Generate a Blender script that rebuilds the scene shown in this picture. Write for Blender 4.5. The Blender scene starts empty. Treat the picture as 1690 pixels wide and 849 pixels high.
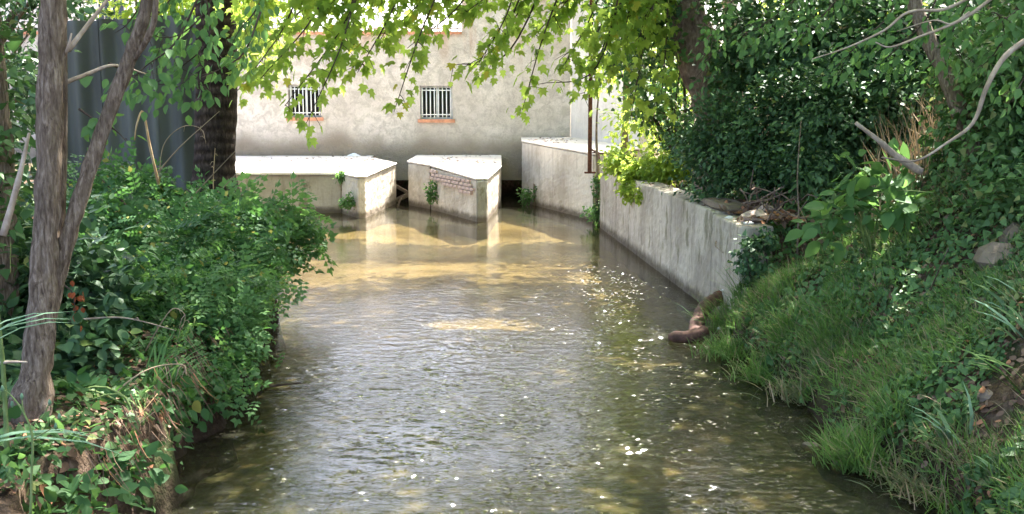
import bpy, math, random
import numpy as np
from mathutils import Vector, Matrix, noise as mnoise

S = bpy.context.scene
C = S.collection
R = math.radians
H = 2.2                      # eye height above the water
F = 1700.0                   # focal length in photo pixels (1690 wide)
P = math.atan(244.5 / F)

# ------------------------------------------------------------------ camera, light
cam = bpy.data.cameras.new("camera")
cam.sensor_width = 36.0
cam.lens = 36.0 * F / 1690
cam.clip_end = 2000
cam.clip_start = 0.05
camo = bpy.data.objects.new("camera", cam)
camo.location = (0, 0, H)
camo.rotation_euler = (math.pi / 2 - P, 0, 0)
C.objects.link(camo)
S.camera = camo

SUN_AZ, SUN_EL = 27.0, 57.0    # azimuth from +Y towards +X
sd = Vector((math.sin(R(SUN_AZ)) * math.cos(R(SUN_EL)), math.cos(R(SUN_AZ)) * math.cos(R(SUN_EL)), math.sin(R(SUN_EL))))
w = bpy.data.worlds.new("World")
S.world = w
w.use_nodes = True
nt = w.node_tree
nt.nodes.clear()
sky = nt.nodes.new("ShaderNodeTexSky")
sky.sky_type = 'NISHITA'
sky.sun_disc = False
sky.sun_elevation = R(SUN_EL)
sky.sun_rotation = R(SUN_AZ)
sky.air_density = 0.8
sky.dust_density = 5.0
sky.ozone_density = 0.9
bg = nt.nodes.new("ShaderNodeBackground")
bg.inputs[1].default_value = 0.15
wo = nt.nodes.new("ShaderNodeOutputWorld")
nt.links.new(sky.outputs[0], bg.inputs[0])
nt.links.new(bg.outputs[0], wo.inputs[0])
sl = bpy.data.lights.new("sun", 'SUN')
sl.energy = 4.5
sl.angle = R(0.5)
sl.color = (1.0, 0.965, 0.90)
so = bpy.data.objects.new("sun", sl)
so.rotation_euler = sd.to_track_quat('Z', 'Y').to_euler()
so.location = (10, 10, 30)
C.objects.link(so)
S.view_settings.view_transform = 'Standard'
S.view_settings.look = 'None'
S.view_settings.exposure = 2.9
S.view_settings.gamma = 1.0
S.render.engine = 'CYCLES'
S.cycles.use_denoising = True
S.cycles.max_bounces = 8
S.cycles.diffuse_bounces = 4
S.cycles.glossy_bounces = 3
S.cycles.transmission_bounces = 4
S.cycles.transparent_max_bounces = 10

WAVE = .54
rng = np.random.default_rng(7)
rnd = random.Random(11)


# ------------------------------------------------------------------ pixel helpers (photo pixel -> a real place)
def ray(x, y):
    a, b = (x - 845) / F, (424.5 - y) / F
    return Vector((a, math.cos(P) + b * math.sin(P), -math.sin(P) + b * math.cos(P)))


def onz(x, y, z=0.0):
    d = ray(x, y)
    t = (z - H) / d.z
    return Vector((d.x * t, d.y * t, z))


def at(x, y, Y):
    d = ray(x, y)
    t = Y / d.y
    return Vector((d.x * t, Y, H + d.z * t))


# ------------------------------------------------------------------ node helpers
def mat(name):
    m = bpy.data.materials.new(name)
    m.use_nodes = True
    n = m.node_tree
    n.nodes.clear()
    out = n.nodes.new("ShaderNodeOutputMaterial")
    return m, n, out


def N(n, t, **kw):
    o = n.nodes.new(t)
    for k, v in kw.items():
        setattr(o, k, v)
    return o


def L(n, a, b):
    n.links.new(a, b)


def ramp(n, fac, stops):
    r = N(n, "ShaderNodeValToRGB")
    el = r.color_ramp.elements
    while len(el) < len(stops):
        el.new(0.5)
    for e, (p, c) in zip(el, stops):
        e.position = p
        e.color = (*c, 1) if len(c) == 3 else c
    L(n, fac, r.inputs[0])
    return r.outputs[0]


def mixc(n, fac, a, b, mode='MIX'):
    m = N(n, "ShaderNodeMix", data_type='RGBA', blend_type=mode)
    for s, v in ((m.inputs[0], fac), (m.inputs[6], a), (m.inputs[7], b)):
        if isinstance(v, (int, float)):
            s.default_value = v
        elif isinstance(v, tuple):
            s.default_value = (*v, 1)
        else:
            L(n, v, s)
    return m.outputs[2]


def math_(n, op, a, b=None, c=None, clamp=False):
    m = N(n, "ShaderNodeMath", operation=op)
    m.use_clamp = clamp
    for s, v in zip(m.inputs, (a, b, c)):
        if v is None:
            continue
        if isinstance(v, (int, float)):
            s.default_value = v
        else:
            L(n, v, s)
    return m.outputs[0]


def coords(n, scale=(1, 1, 1), world=True):
    if world:
        g = N(n, "ShaderNodeNewGeometry").outputs[0]
    else:
        g = N(n, "ShaderNodeTexCoord").outputs[3]
    m = N(n, "ShaderNodeMapping")
    m.inputs[3].default_value = scale
    L(n, g, m.inputs[0])
    return m.outputs[0]


def noise(n, vec, scale, detail=4, rough=0.55, dist=0.0):
    t = N(n, "ShaderNodeTexNoise")
    t.inputs["Scale"].default_value = scale
    t.inputs["Detail"].default_value = detail
    t.inputs["Roughness"].default_value = rough
    t.inputs["Distortion"].default_value = dist
    L(n, vec, t.inputs[0])
    return t.outputs[0]


def maprange(n, v, a, b, c=0.0, d=1.0, smooth=True):
    m = N(n, "ShaderNodeMapRange")
    m.interpolation_type = 'SMOOTHSTEP' if smooth else 'LINEAR'
    L(n, v, m.inputs[0])
    for i, x in zip((1, 2, 3, 4), (a, b, c, d)):
        m.inputs[i].default_value = x
    return m.outputs[0]


def bump(n, h, strength=0.4, dist=0.02):
    b = N(n, "ShaderNodeBump")
    b.inputs[0].default_value = strength
    b.inputs[1].default_value = dist
    L(n, h, b.inputs["Height"])
    return b.outputs[0]


def principled(n, out, col, rough=0.8, normal=None, spec=0.3, metal=0.0):
    p = N(n, "ShaderNodeBsdfPrincipled")
    if isinstance(col, tuple):
        p.inputs["Base Color"].default_value = (*col, 1)
    else:
        L(n, col, p.inputs["Base Color"])
    if isinstance(rough, (int, float)):
        p.inputs["Roughness"].default_value = rough
    else:
        L(n, rough, p.inputs["Roughness"])
    p.inputs["Specular IOR Level"].default_value = spec
    p.inputs["Metallic"].default_value = metal
    if normal is not None:
        L(n, normal, p.inputs["Normal"])
    L(n, p.outputs[0], out.inputs[0])
    return p


def leaf_mat(name, dark, light, trans, tfac=0.45, odd=None, rough=0.6, spec=0.2):
    """front colour between dark and light by leaf; light shines through the blade"""
    m, n, out = mat(name)
    g = N(n, "ShaderNodeNewGeometry")
    oi = N(n, "ShaderNodeObjectInfo")
    v = math_(n, 'FRACT', math_(n, 'ADD', g.outputs["Random Per Island"], oi.outputs["Random"]))
    pos = coords(n)
    big = maprange(n, noise(n, pos, 1.7, 3), .36, .64)
    f = math_(n, 'ADD', math_(n, 'MULTIPLY', v, 0.5), math_(n, 'MULTIPLY', big, 0.5), clamp=True)
    col = mixc(n, f, dark, light)
    tc = mixc(n, v, tuple(x * 0.7 for x in trans), trans)
    if odd:
        sel = math_(n, 'GREATER_THAN', v, 1 - odd[0])
        col = mixc(n, sel, col, odd[1])
        tc = mixc(n, sel, tc, odd[1])
    p = N(n, "ShaderNodeBsdfPrincipled")
    L(n, col, p.inputs["Base Color"])
    p.inputs["Roughness"].default_value = rough
    p.inputs["Specular IOR Level"].default_value = spec
    t = N(n, "ShaderNodeBsdfTranslucent")
    L(n, tc, t.inputs[0])
    mx = N(n, "ShaderNodeMixShader")
    mx.inputs[0].default_value = tfac
    L(n, p.outputs[0], mx.inputs[1])
    L(n, t.outputs[0], mx.inputs[2])
    L(n, mx.outputs[0], out.inputs[0])
    return m


M = {}
M['plane_leaf'] = leaf_mat("plane_leaf_green", (.07, .14, .03), (.17, .27, .05), (.56, .74, .12), .58, (.04, (.45, .42, .06)))
M['evergreen'] = leaf_mat("dark_evergreen_leaf", (.024, .062, .028), (.095, .18, .075), (.08, .18, .05), .2, (.03, (.14, .2, .05)), .5, .3)
M['ivy'] = leaf_mat("ivy_leaf", (.04, .10, .032), (.12, .21, .07), (.10, .22, .05), .25, (.06, (.2, .23, .08)), .5, .25)
M['bright'] = leaf_mat("bright_shrub_leaf", (.09, .18, .03), (.24, .33, .05), (.6, .75, .12), .5)
M['shrub'] = leaf_mat("bramble_leaf", (.026, .075, .026), (.065, .155, .05), (.12, .28, .06), .32, (.03, (.25, .25, .06)))
M['mid'] = leaf_mat("mid_green_leaf", (.045, .115, .04), (.11, .21, .075), (.2, .38, .09), .4)
M['grass'] = leaf_mat("grass_blade", (.065, .14, .035), (.17, .28, .075), (.2, .36, .08), .35, (.10, (.30, .26, .15)))
M['grass2'] = leaf_mat("pale_bank_grass", (.10, .135, .055), (.22, .24, .12), (.24, .3, .12), .35, (.25, (.36, .27, .18)))
M['lime'] = leaf_mat("lime_leaf", (.10, .19, .04), (.22, .31, .08), (.4, .5, .1), .4)
M['pale'] = leaf_mat("pale_blade", (.14, .26, .16), (.26, .40, .26), (.3, .45, .2), .35)
M['litter'] = leaf_mat("dry_leaf", (.10, .06, .042), (.30, .20, .145), (.2, .1, .04), .15, (.15, (.40, .19, .11)), .8, .1)
M['straw'] = leaf_mat("dry_straw", (.24, .17, .11), (.42, .32, .22), (.3, .2, .1), .15, None, .8, .1)
M['palm'] = leaf_mat("palm_frond", (.03, .08, .02), (.07, .14, .04), (.1, .2, .04), .25)


def bark(name, a, b, c, sc=(9, 9, 1.4), bs=.7, ring=False):
    m, n, out = mat(name)
    v = coords(n, sc, world=False)
    n1 = noise(n, v, 2.4, 8, .65, .4)
    v2 = coords(n, (1, 1, 1), world=False)
    n2 = noise(n, v2, 3.0, 4, .6)
    col = ramp(n, n1, [(.28, a), (.5, b), (.72, c)])
    col = mixc(n, maprange(n, n2, .5, .72), col, tuple(x * .55 for x in b))
    h = n1
    if ring:
        wv = N(n, "ShaderNodeTexWave", wave_type='BANDS', bands_direction='Z')
        wv.inputs["Scale"].default_value = 2.2
        wv.inputs["Distortion"].default_value = 3.5
        wv.inputs["Detail"].default_value = 3
        L(n, v2, wv.inputs[0])
        h = math_(n, 'ADD', h, wv.outputs[1])
        col = mixc(n, math_(n, 'MULTIPLY', wv.outputs[1], .5), col, tuple(x * .5 for x in a))
    principled(n, out, col, .9, bump(n, h, bs, .03), .1)
    return m


M['bark'] = bark("grey_brown_bark", (.045, .03, .022), (.20, .148, .11), (.40, .32, .255), (26, 26, 5), 1.0)
M['bark_dark'] = bark("dark_palm_trunk_bark", (.02, .014, .012), (.055, .038, .03), (.13, .09, .07), (14, 14, 5), .9, True)
M['bark_warm'] = bark("pinkish_brown_bark", (.08, .055, .045), (.20, .14, .115), (.36, .28, .23), (9, 9, 4), 1.0)
M['twig'] = bark("dark_twig", (.035, .025, .02), (.07, .05, .04), (.14, .11, .09), (6, 6, 3), .3)
M['pale_twig'] = bark("pale_bare_twig", (.20, .15, .12), (.36, .28, .22), (.52, .44, .37), (6, 6, 3), .3)
M['dry_stem'] = bark("dry_orange_stem", (.22, .12, .06), (.40, .26, .14), (.55, .42, .27), (6, 6, 3), .3)
M['green_stem'] = bark("green_stem", (.08, .12, .04), (.16, .22, .08), (.28, .32, .14), (6, 6, 3), .2)


def stone_mat(name, base, dark, stain, top=None, moss=None, waterline=True, coarse=18, bs=.35, streak=1.0):
    """weathered plaster or concrete: mottling, vertical run-off streaks, tide mark above the water"""
    m, n, out = mat(name)
    v = coords(n)
    sep = N(n, "ShaderNodeSeparateXYZ")
    L(n, v, sep.inputs[0])
    big = noise(n, v, .9, 5, .6)
    fine = noise(n, v, coarse, 6, .65)
    vs = coords(n, (5, 5, .5))
    st = noise(n, vs, 1.5, 5, .65)
    col = mixc(n, maprange(n, big, .38, .62), dark, base)
    col = mixc(n, math_(n, 'MULTIPLY', maprange(n, st, .5, .75), .55 * streak), col, stain)
    col = mixc(n, math_(n, 'MULTIPLY', maprange(n, fine, .35, .7), .22), col, tuple(x * .6 for x in dark))
    if moss:
        mo = noise(n, coords(n, (2.2, 2.2, .9)), 1.6, 6, .7)
        col = mixc(n, math_(n, 'MULTIPLY', maprange(n, mo, .53, .66), .75), col, moss)
    if waterline:
        z = math_(n, 'ADD', sep.outputs[2], math_(n, 'MULTIPLY', noise(n, v, 6, 4), -.14))
        tide = maprange(n, z, -.02, .12, 1, 0)
        col = mixc(n, math_(n, 'MULTIPLY', tide, .8), col, (.07, .05, .032))
    h = math_(n, 'ADD', math_(n, 'MULTIPLY', fine, 1.0), math_(n, 'MULTIPLY', noise(n, v, 70, 3), .4))
    principled(n, out, col, .9, bump(n, h, bs, .03), .15)
    return m


M['concrete'] = stone_mat("weathered_whitish_concrete", (.62, .55, .46), (.42, .36, .29), (.26, .21, .17))
M['concrete_grey'] = stone_mat("grey_concrete", (.42, .39, .35), (.27, .25, .21), (.16, .14, .11), moss=(.12, .11, .05))
M['concrete_old'] = stone_mat("old_beige_concrete", (.46, .40, .32), (.33, .28, .21), (.19, .15, .11), moss=(.11, .10, .05))
M['wall_old'] = stone_mat("streaked_grey_wall_concrete", (.58, .50, .415), (.38, .32, .26), (.18, .14, .11), moss=(.16, .14, .08), streak=1.4)
M['pale_wall'] = stone_mat("pale_sunlit_tone", (.80, .735, .66), (.68, .61, .54), (.5, .44, .39), waterline=False, bs=.2)  # pale tone carrying the sunlit look of side wall and block tops


def facade_mat():
    m, n, out = mat("rough_beige_render")
    v = coords(n)
    sep = N(n, "ShaderNodeSeparateXYZ")
    L(n, v, sep.inputs[0])
    big = noise(n, v, .7, 6, .6)
    mid = noise(n, v, 4.5, 6, .7, .6)
    fine = noise(n, v, 22, 5, .7)
    col = mixc(n, maprange(n, big, .35, .65), (.60, .525, .47), (.73, .65, .595))
    col = mixc(n, math_(n, 'MULTIPLY', maprange(n, mid, .42, .62), .7), col, (.43, .375, .325))
    col = mixc(n, math_(n, 'MULTIPLY', maprange(n, fine, .4, .7), .3), col, (.3, .27, .23))
    # pale scraped patch of newer plaster
    # damp stain rising from the wall foot, highest in two broad humps
    hump = noise(n, coords(n, (.55, .0, .0)), 1.0, 2)
    edge = math_(n, 'ADD', math_(n, 'MULTIPLY', hump, 1.3), 0.95)
    zz = math_(n, 'SUBTRACT', math_(n, 'ADD', sep.outputs[2], math_(n, 'MULTIPLY', mid, .35)), edge)
    damp = maprange(n, zz, -.25, .28, 1, 0)
    col = mixc(n, math_(n, 'MULTIPLY', damp, .78), col, (.24, .185, .135))
    # rusty run-off under the terrace edge
    ru = noise(n, coords(n, (2.2, 1, .25)), 1.2, 4)
    rf = math_(n, 'MULTIPLY', maprange(n, sep.outputs[2], 2.9, 4.1), maprange(n, ru, .5, .7))
    col = mixc(n, math_(n, 'MULTIPLY', rf, .45), col, (.5, .3, .2))
    h = math_(n, 'ADD', fine, math_(n, 'MULTIPLY', mid, 1.2))
    principled(n, out, col, .92, bump(n, h, .55, .05), .1)
    return m


M['facade'] = facade_mat()


def simple(name, col, rough=.7, var=.25, sc=8, spec=.3, metal=0.0, bs=.2):
    m, n, out = mat(name)
    v = coords(n, world=False)
    f = noise(n, v, sc, 5, .6)
    c = mixc(n, maprange(n, f, .3, .7), tuple(x * (1 - var) for x in col), tuple(min(1, x * (1 + var)) for x in col))
    principled(n, out, c, rough, bump(n, f, bs, .01), spec, metal)
    return m


M['terracotta'] = simple("terracotta_tile", (.55, .25, .15))
M['brick'] = simple("red_brick", (.44, .33, .285), .95, .4, 14, bs=.5)
M['white_paint'] = simple("white_painted_iron", (.75, .75, .74), .5, .08)
M['rail_iron'] = simple("dark_rail_iron", (.22, .19, .18), .6)
M['dark_glass'] = simple("dark_window_glass", (.012, .014, .016), .08, .2, 2, .6)
M['rust'] = simple("rusty_red_iron", (.12, .045, .03), .75, .4, 20)
M['pipe'] = simple("brown_rusted_pipe", (.10, .05, .038), .85, .5, 14, bs=.5)
M['void'] = simple("culvert_shade_tone", (.03, .025, .02), .9)  # near-black colour stands in for the dark inside the culvert
M['white_plaster'] = simple("white_plaster", (.8, .8, .8), .8, .05)
M['chip'] = simple("white_litter", (.75, .73, .7), .6, .08)
M['orange'] = simple("orange_dead_leaf", (.30, .075, .025), .8)
M['stone'] = stone_mat("tan_stone", (.26, .20, .155), (.15, .115, .09), (.10, .075, .055), waterline=False)
M['wood'] = simple("wet_grey_wood", (.2, .15, .11), .8, .4, 12)


def metal_sheet():
    m, n, out = mat("weathered_zinc_sheet")
    v = coords(n, world=False)
    st = noise(n, coords(n, (1.5, .01, .3), world=False), 1.5, 1, .5)
    col = mixc(n, maprange(n, st, .35, .7), (.062, .066, .060), (.105, .112, .105))
    f = noise(n, v, 3, 5)
    col = mixc(n, math_(n, 'MULTIPLY', maprange(n, f, .5, .7), .4), col, (.10, .10, .09))
    principled(n, out, col, .7, bump(n, f, .15, .01), .3, .0)
    return m


M['zinc'] = metal_sheet()


def earth_mat():
    m, n, out = mat("bank_earth_and_moss")
    v = coords(n)
    a = noise(n, v, 2.2, 7, .65)
    b = noise(n, v, 14, 6, .7)
    col = ramp(n, b, [(.3, (.035, .023, .015)), (.5, (.085, .057, .038)), (.72, (.19, .135, .10))])
    col = mixc(n, math_(n, 'MULTIPLY', maprange(n, a, .48, .6), .7), col, (.045, .075, .022))
    sep = N(n, "ShaderNodeSeparateXYZ")
    L(n, v, sep.inputs[0])
    wet = maprange(n, sep.outputs[2], .05, .3, 1, 0)
    col = mixc(n, math_(n, 'MULTIPLY', wet, .85), col, (.03, .02, .014))
    h = math_(n, 'ADD', b, math_(n, 'MULTIPLY', noise(n, v, 45, 4), .5))
    principled(n, out, col, .95, bump(n, h, .8, .05), .1)
    return m


M['earth'] = earth_mat()


def bed_mat():
    m, n, out = mat("sandy_pebble_bed")
    v = coords(n)
    vo = N(n, "ShaderNodeTexVoronoi")
    vo.inputs["Scale"].default_value = 16
    L(n, v, vo.inputs[0])
    big = noise(n, v, .8, 5, .6)
    fine = noise(n, v, 9, 6, .7)
    col = mixc(n, maprange(n, big, .35, .65), (.19, .15, .09), (.38, .305, .19))
    col = mixc(n, math_(n, 'MULTIPLY', maprange(n, fine, .45, .7), .5), col, (.10, .085, .035))
    # shade of the near reach put into the bed colour, with patchy mottling
    mottle = maprange(n, noise(n, v, 1.7, 5, .6), .42, .62)
    sep = N(n, "ShaderNodeSeparateXYZ")
    L(n, v, sep.inputs[0])
    near = maprange(n, sep.outputs[1], 12.5, 8.5, 0, 1)
    col = mixc(n, math_(n, 'MULTIPLY', math_(n, 'ADD', math_(n, 'MULTIPLY', mottle, .45), .5), math_(n, 'MULTIPLY', near, .95)), col, (.05, .06, .032))
    h = math_(n, 'ADD', vo.outputs[0], fine)
    principled(n, out, col, .9, bump(n, h, .6, .04), .15)
    return m


M['bed'] = bed_mat()


def water_mat():
    m, n, out = mat("shallow_rippled_water")
    v = coords(n, (1, 1, 1))
    vr = coords(n, (.55, 1.35, 1))
    r1 = noise(n, vr, 5.5, 3, .55, .4)
    r2 = noise(n, vr, 17, 3, .6, .3)
    r3 = noise(n, vr, 48, 2, .6)
    sep = N(n, "ShaderNodeSeparateXYZ")
    L(n, v, sep.inputs[0])
    # the water runs faster and choppier over the shallow near reach, smooth in the pool by the mill
    patch = maprange(n, noise(n, coords(n, (.8, .45, 1)), .75, 3), .36, .6, .45, 1)
    amp = math_(n, 'MULTIPLY', maprange(n, sep.outputs[1], 19.0, 9.5, .05, 1.0), patch)
    h = math_(n, 'ADD', math_(n, 'MULTIPLY', r1, 1.0), math_(n, 'ADD', math_(n, 'MULTIPLY', r2, .62), math_(n, 'MULTIPLY', r3, .24)))
    h = math_(n, 'MULTIPLY', h, amp)
    b = N(n, "ShaderNodeBump")
    b.inputs[0].default_value = 1.0
    b.inputs[1].default_value = 0.010
    L(n, h, b.inputs["Height"])
    fr = N(n, "ShaderNodeFresnel")
    fr.inputs[0].default_value = 1.33
    L(n, b.outputs[0], fr.inputs[1])
    tr = N(n, "ShaderNodeBsdfTransparent")
    tr.inputs[0].default_value = (.70, .66, .52, 1)
    df = N(n, "ShaderNodeBsdfDiffuse")
    df.inputs[0].default_value = (.10, .098, .066, 1)
    mx0 = N(n, "ShaderNodeMixShader")
    mx0.inputs[0].default_value = .17
    L(n, tr.outputs[0], mx0.inputs[1])
    L(n, df.outputs[0], mx0.inputs[2])
    # glints put in: small facets, tilts biased to catch the sun, in chosen patches
    vo = N(n, "ShaderNodeTexVoronoi")
    vo.inputs["Scale"].default_value = 1.0
    L(n, coords(n, (46, 44, 1)), vo.inputs[0])
    col = N(n, "ShaderNodeSeparateXYZ")
    L(n, vo.outputs["Color"], col.inputs[0])
    ex = math_(n, 'DIVIDE', math_(n, 'ADD', math_(n, 'SUBTRACT', sep.outputs[0], math_(n, 'MULTIPLY', sep.outputs[1], .02)), .1), 1.3)
    m1 = math_(n, 'MULTIPLY', math_(n, 'EXPONENT', math_(n, 'MULTIPLY', math_(n, 'MULTIPLY', ex, ex), -1.0)), maprange(n, sep.outputs[1], 11.5, 8.5))
    ex2 = math_(n, 'DIVIDE', math_(n, 'SUBTRACT', sep.outputs[0], 1.3), .45)
    m2 = math_(n, 'MULTIPLY', math_(n, 'EXPONENT', math_(n, 'MULTIPLY', math_(n, 'MULTIPLY', ex2, ex2), -1.0)), math_(n, 'MULTIPLY', maprange(n, sep.outputs[1], 15.0, 12.5), maprange(n, sep.outputs[1], 7.5, 9.5, .12, 1)))
    reg = math_(n, 'ADD', m1, m2, clamp=True)
    pn = maprange(n, noise(n, coords(n, (1, .6, 1)), 2.2, 4, .65), .38, .62)
    thr = math_(n, 'SUBTRACT', 1.0, math_(n, 'MULTIPLY', math_(n, 'MULTIPLY', reg, pn), .42))
    on = math_(n, 'GREATER_THAN', col.outputs[2], thr)
    tx = math_(n, 'MULTIPLY', math_(n, 'MULTIPLY', math_(n, 'SUBTRACT', col.outputs[0], .42), .6), on)
    ty = math_(n, 'MULTIPLY', math_(n, 'MULTIPLY', math_(n, 'SUBTRACT', col.outputs[1], .68), .72), on)
    cv = N(n, "ShaderNodeCombineXYZ")
    L(n, tx, cv.inputs[0])
    L(n, ty, cv.inputs[1])
    va = N(n, "ShaderNodeVectorMath", operation='ADD')
    L(n, b.outputs[0], va.inputs[0])
    L(n, cv.outputs[0], va.inputs[1])
    vn = N(n, "ShaderNodeVectorMath", operation='NORMALIZE')
    L(n, va.outputs[0], vn.inputs[0])
    gl = N(n, "ShaderNodeBsdfGlossy")
    gl.inputs["Roughness"].default_value = .07
    L(n, vn.outputs[0], gl.inputs["Normal"])
    mx = N(n, "ShaderNodeMixShader")
    L(n, fr.outputs[0], mx.inputs[0])
    L(n, mx0.outputs[0], mx.inputs[1])
    L(n, gl.outputs[0], mx.inputs[2])
    L(n, mx.outputs[0], out.inputs[0])
    return m


M['water'] = water_mat()


# ------------------------------------------------------------------ object helpers
ORG = {}


def finish(o, label=None, cat=None, group=None, kind=None):
    if label:
        o['label'] = label
    if cat:
        o['category'] = cat
    if group:
        o['group'] = group
    if kind:
        o['kind'] = kind
    return o


def thing(name, label, cat, loc, group=None):
    o = bpy.data.objects.new(name, None)
    o.empty_display_size = .2
    C.objects.link(o)
    o.location = loc
    ORG[o.name] = Vector(loc)
    return finish(o, label, cat, group)


def mesh_np(name, V, T, smooth=False):
    """V (n,3) floats, T (m,k) ints"""
    V = np.asarray(V, dtype=np.float32)
    T = np.asarray(T, dtype=np.int32)
    me = bpy.data.meshes.new(name)
    m, k = T.shape
    me.vertices.add(len(V))
    me.vertices.foreach_set("co", V.ravel())
    me.loops.add(m * k)
    me.loops.foreach_set("vertex_index", T.ravel())
    me.polygons.add(m)
    me.polygons.foreach_set("loop_start", np.arange(0, m * k, k, dtype=np.int32))
    if smooth:
        me.polygons.foreach_set("use_smooth", np.ones(m, dtype=bool))
    me.update(calc_edges=True)
    return me


def link(name, me, m, parent=None, loc=(0, 0, 0)):
    o = bpy.data.objects.new(name, me)
    C.objects.link(o)
    if m is not None and not me.materials:
        me.materials.append(m)
    if parent is not None:
        o.parent = parent
        ORG[o.name] = ORG[parent.name]
    else:
        o.location = loc
        ORG[o.name] = Vector(loc)
    return o


class MB:
    """collects faces in world coordinates; build() makes ONE mesh object"""

    def __init__(s):
        s.v, s.f, s.sm = [], [], []

    def poly(s, pts, smooth=False):
        b = len(s.v)
        s.v += [Vector(p) for p in pts]
        s.f.append(tuple(range(b, b + len(pts))))
        s.sm.append(smooth)

    def box(s, a, b):
        x0, y0, z0 = a
        x1, y1, z1 = b
        i = len(s.v)
        s.v += [Vector(p) for p in ((x0, y0, z0), (x1, y0, z0), (x1, y1, z0), (x0, y1, z0), (x0, y0, z1), (x1, y0, z1), (x1, y1, z1), (x0, y1, z1))]
        for q in ((0, 3, 2, 1), (4, 5, 6, 7), (0, 1, 5, 4), (1, 2, 6, 5), (2, 3, 7, 6), (3, 0, 4, 7)):
            s.f.append(tuple(i + k for k in q))
            s.sm.append(False)
        return s

    def prism(s, pts, z0, tops):
        n = len(pts)
        i = len(s.v)
        z0s = z0 if isinstance(z0, (list, tuple)) else [z0] * n
        s.v += [Vector((p[0], p[1], z)) for p, z in zip(pts, z0s)] + [Vector((p[0], p[1], t)) for p, t in zip(pts, tops)]
        s.f.append(tuple(reversed(range(i, i + n))))
        s.f.append(tuple(range(i + n, i + 2 * n)))
        s.sm += [False, False]
        for k in range(n):
            j = (k + 1) % n
            s.f.append((i + k, i + j, i + n + j, i + n + k))
            s.sm.append(False)
        return s

    def tube(s, pts, rad, seg=8, lump=0.0, cap=True, seed=0):
        pts = [Vector(p) for p in pts]
        n = len(pts)
        if not isinstance(rad, (list, tuple)):
            rad = [rad] * n
        base = len(s.v)
        prev = None
        for k, p in enumerate(pts):
            t = (pts[min(k + 1, n - 1)] - pts[max(k - 1, 0)]).normalized()
            if prev is None:
                u = t.orthogonal().normalized()
            else:
                u = (prev - t * prev.dot(t)).normalized()
            prev = u
            w_ = t.cross(u)
            for q in range(seg):
                a = 2 * math.pi * q / seg
                r = rad[k]
                if lump:
                    r *= 1 + lump * mnoise.noise(Vector((math.cos(a) * 1.3 + seed, math.sin(a) * 1.3, k * .35)) * 1.5) * 1.6
                s.v.append(p + u * math.cos(a) * r + w_ * math.sin(a) * r)
        for k in range(n - 1):
            for q in range(seg):
                j = (q + 1) % seg
                s.f.append((base + k * seg + q, base + k * seg + j, base + (k + 1) * seg + j, base + (k + 1) * seg + q))
                s.sm.append(True)
        if cap:
            s.f.append(tuple(base + q for q in reversed(range(seg))))
            s.f.append(tuple(base + (n - 1) * seg + q for q in range(seg)))
            s.sm += [False, False]
        return s

    def build(s, name, m, parent=None, loc=None):
        org = ORG[parent.name] if parent is not None else Vector(loc or (0, 0, 0))
        me = bpy.data.meshes.new(name)
        me.from_pydata([tuple(v - org) for v in s.v], [], s.f)
        me.polygons.foreach_set("use_smooth", s.sm)
        me.update()
        return link(name, me, m, parent, loc or (0, 0, 0))


def smooth_path(pts, rads, per=5):
    pts = [Vector(p) for p in pts]
    P4 = [pts[0] * 2 - pts[1]] + pts + [pts[-1] * 2 - pts[-2]]
    op, orr = [], []
    for i in range(len(pts) - 1):
        a, b, c, d = P4[i:i + 4]
        for k in range(per):
            t = k / per
            op.append(.5 * ((2 * b) + (c - a) * t + (2 * a - 5 * b + 4 * c - d) * t * t + (3 * b - a - 3 * c + d) * t ** 3))
            orr.append(rads[i] * (1 - t) + rads[i + 1] * t)
    op.append(pts[-1])
    orr.append(rads[-1])
    return op, orr


def limb(mb, pts, rads, seg=8, lump=.12, per=5, seed=0, wob=0.0):
    p, r = smooth_path(pts, rads, per)
    if wob:
        for i in range(1, len(p) - 1):
            p[i] = p[i] + Vector((rnd.gauss(0, wob), rnd.gauss(0, wob), rnd.gauss(0, wob)))
    mb.tube(p, r, seg, lump, seed=seed)
    return p


# ------------------------------------------------------------------ leaves
def fan(outline, centre):
    v = [centre] + outline
    k = len(outline)
    return np.array(v, float), np.array([(0, 1 + i, 1 + (i + 1) % k) for i in range(k)])


T_KITE = (np.array([(0, 0, 0), (-.30, .42, .06), (0, 1, -.06), (.30, .42, .06)], float), np.array([(0, 2, 1), (0, 3, 2)]))
T_OVATE = fan([(0, 0, 0), (.25, .18, .05), (.33, .45, .06), (.2, .78, .01), (0, 1.05, -.08), (-.2, .78, .01), (-.33, .45, .06), (-.25, .18, .05)], (0, .5, -.03))
T_LOBED = fan([(0, 0, 0), (.25, -.05, .03), (.52, .22, .02), (.3, .36, .05), (.5, .72, -.03), (.2, .66, .04), (0, 1.1, -.1), (-.2, .66, .04), (-.5, .72, -.03), (-.3, .36, .05), (-.52, .22, .02), (-.25, -.05, .03)], (0, .38, -.02))
T_IVY = fan([(0, 0, 0), (.38, .08, .03), (.3, .42, .05), (0, .95, -.08), (-.3, .42, .05), (-.38, .08, .03)], (0, .35, -.02))


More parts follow.
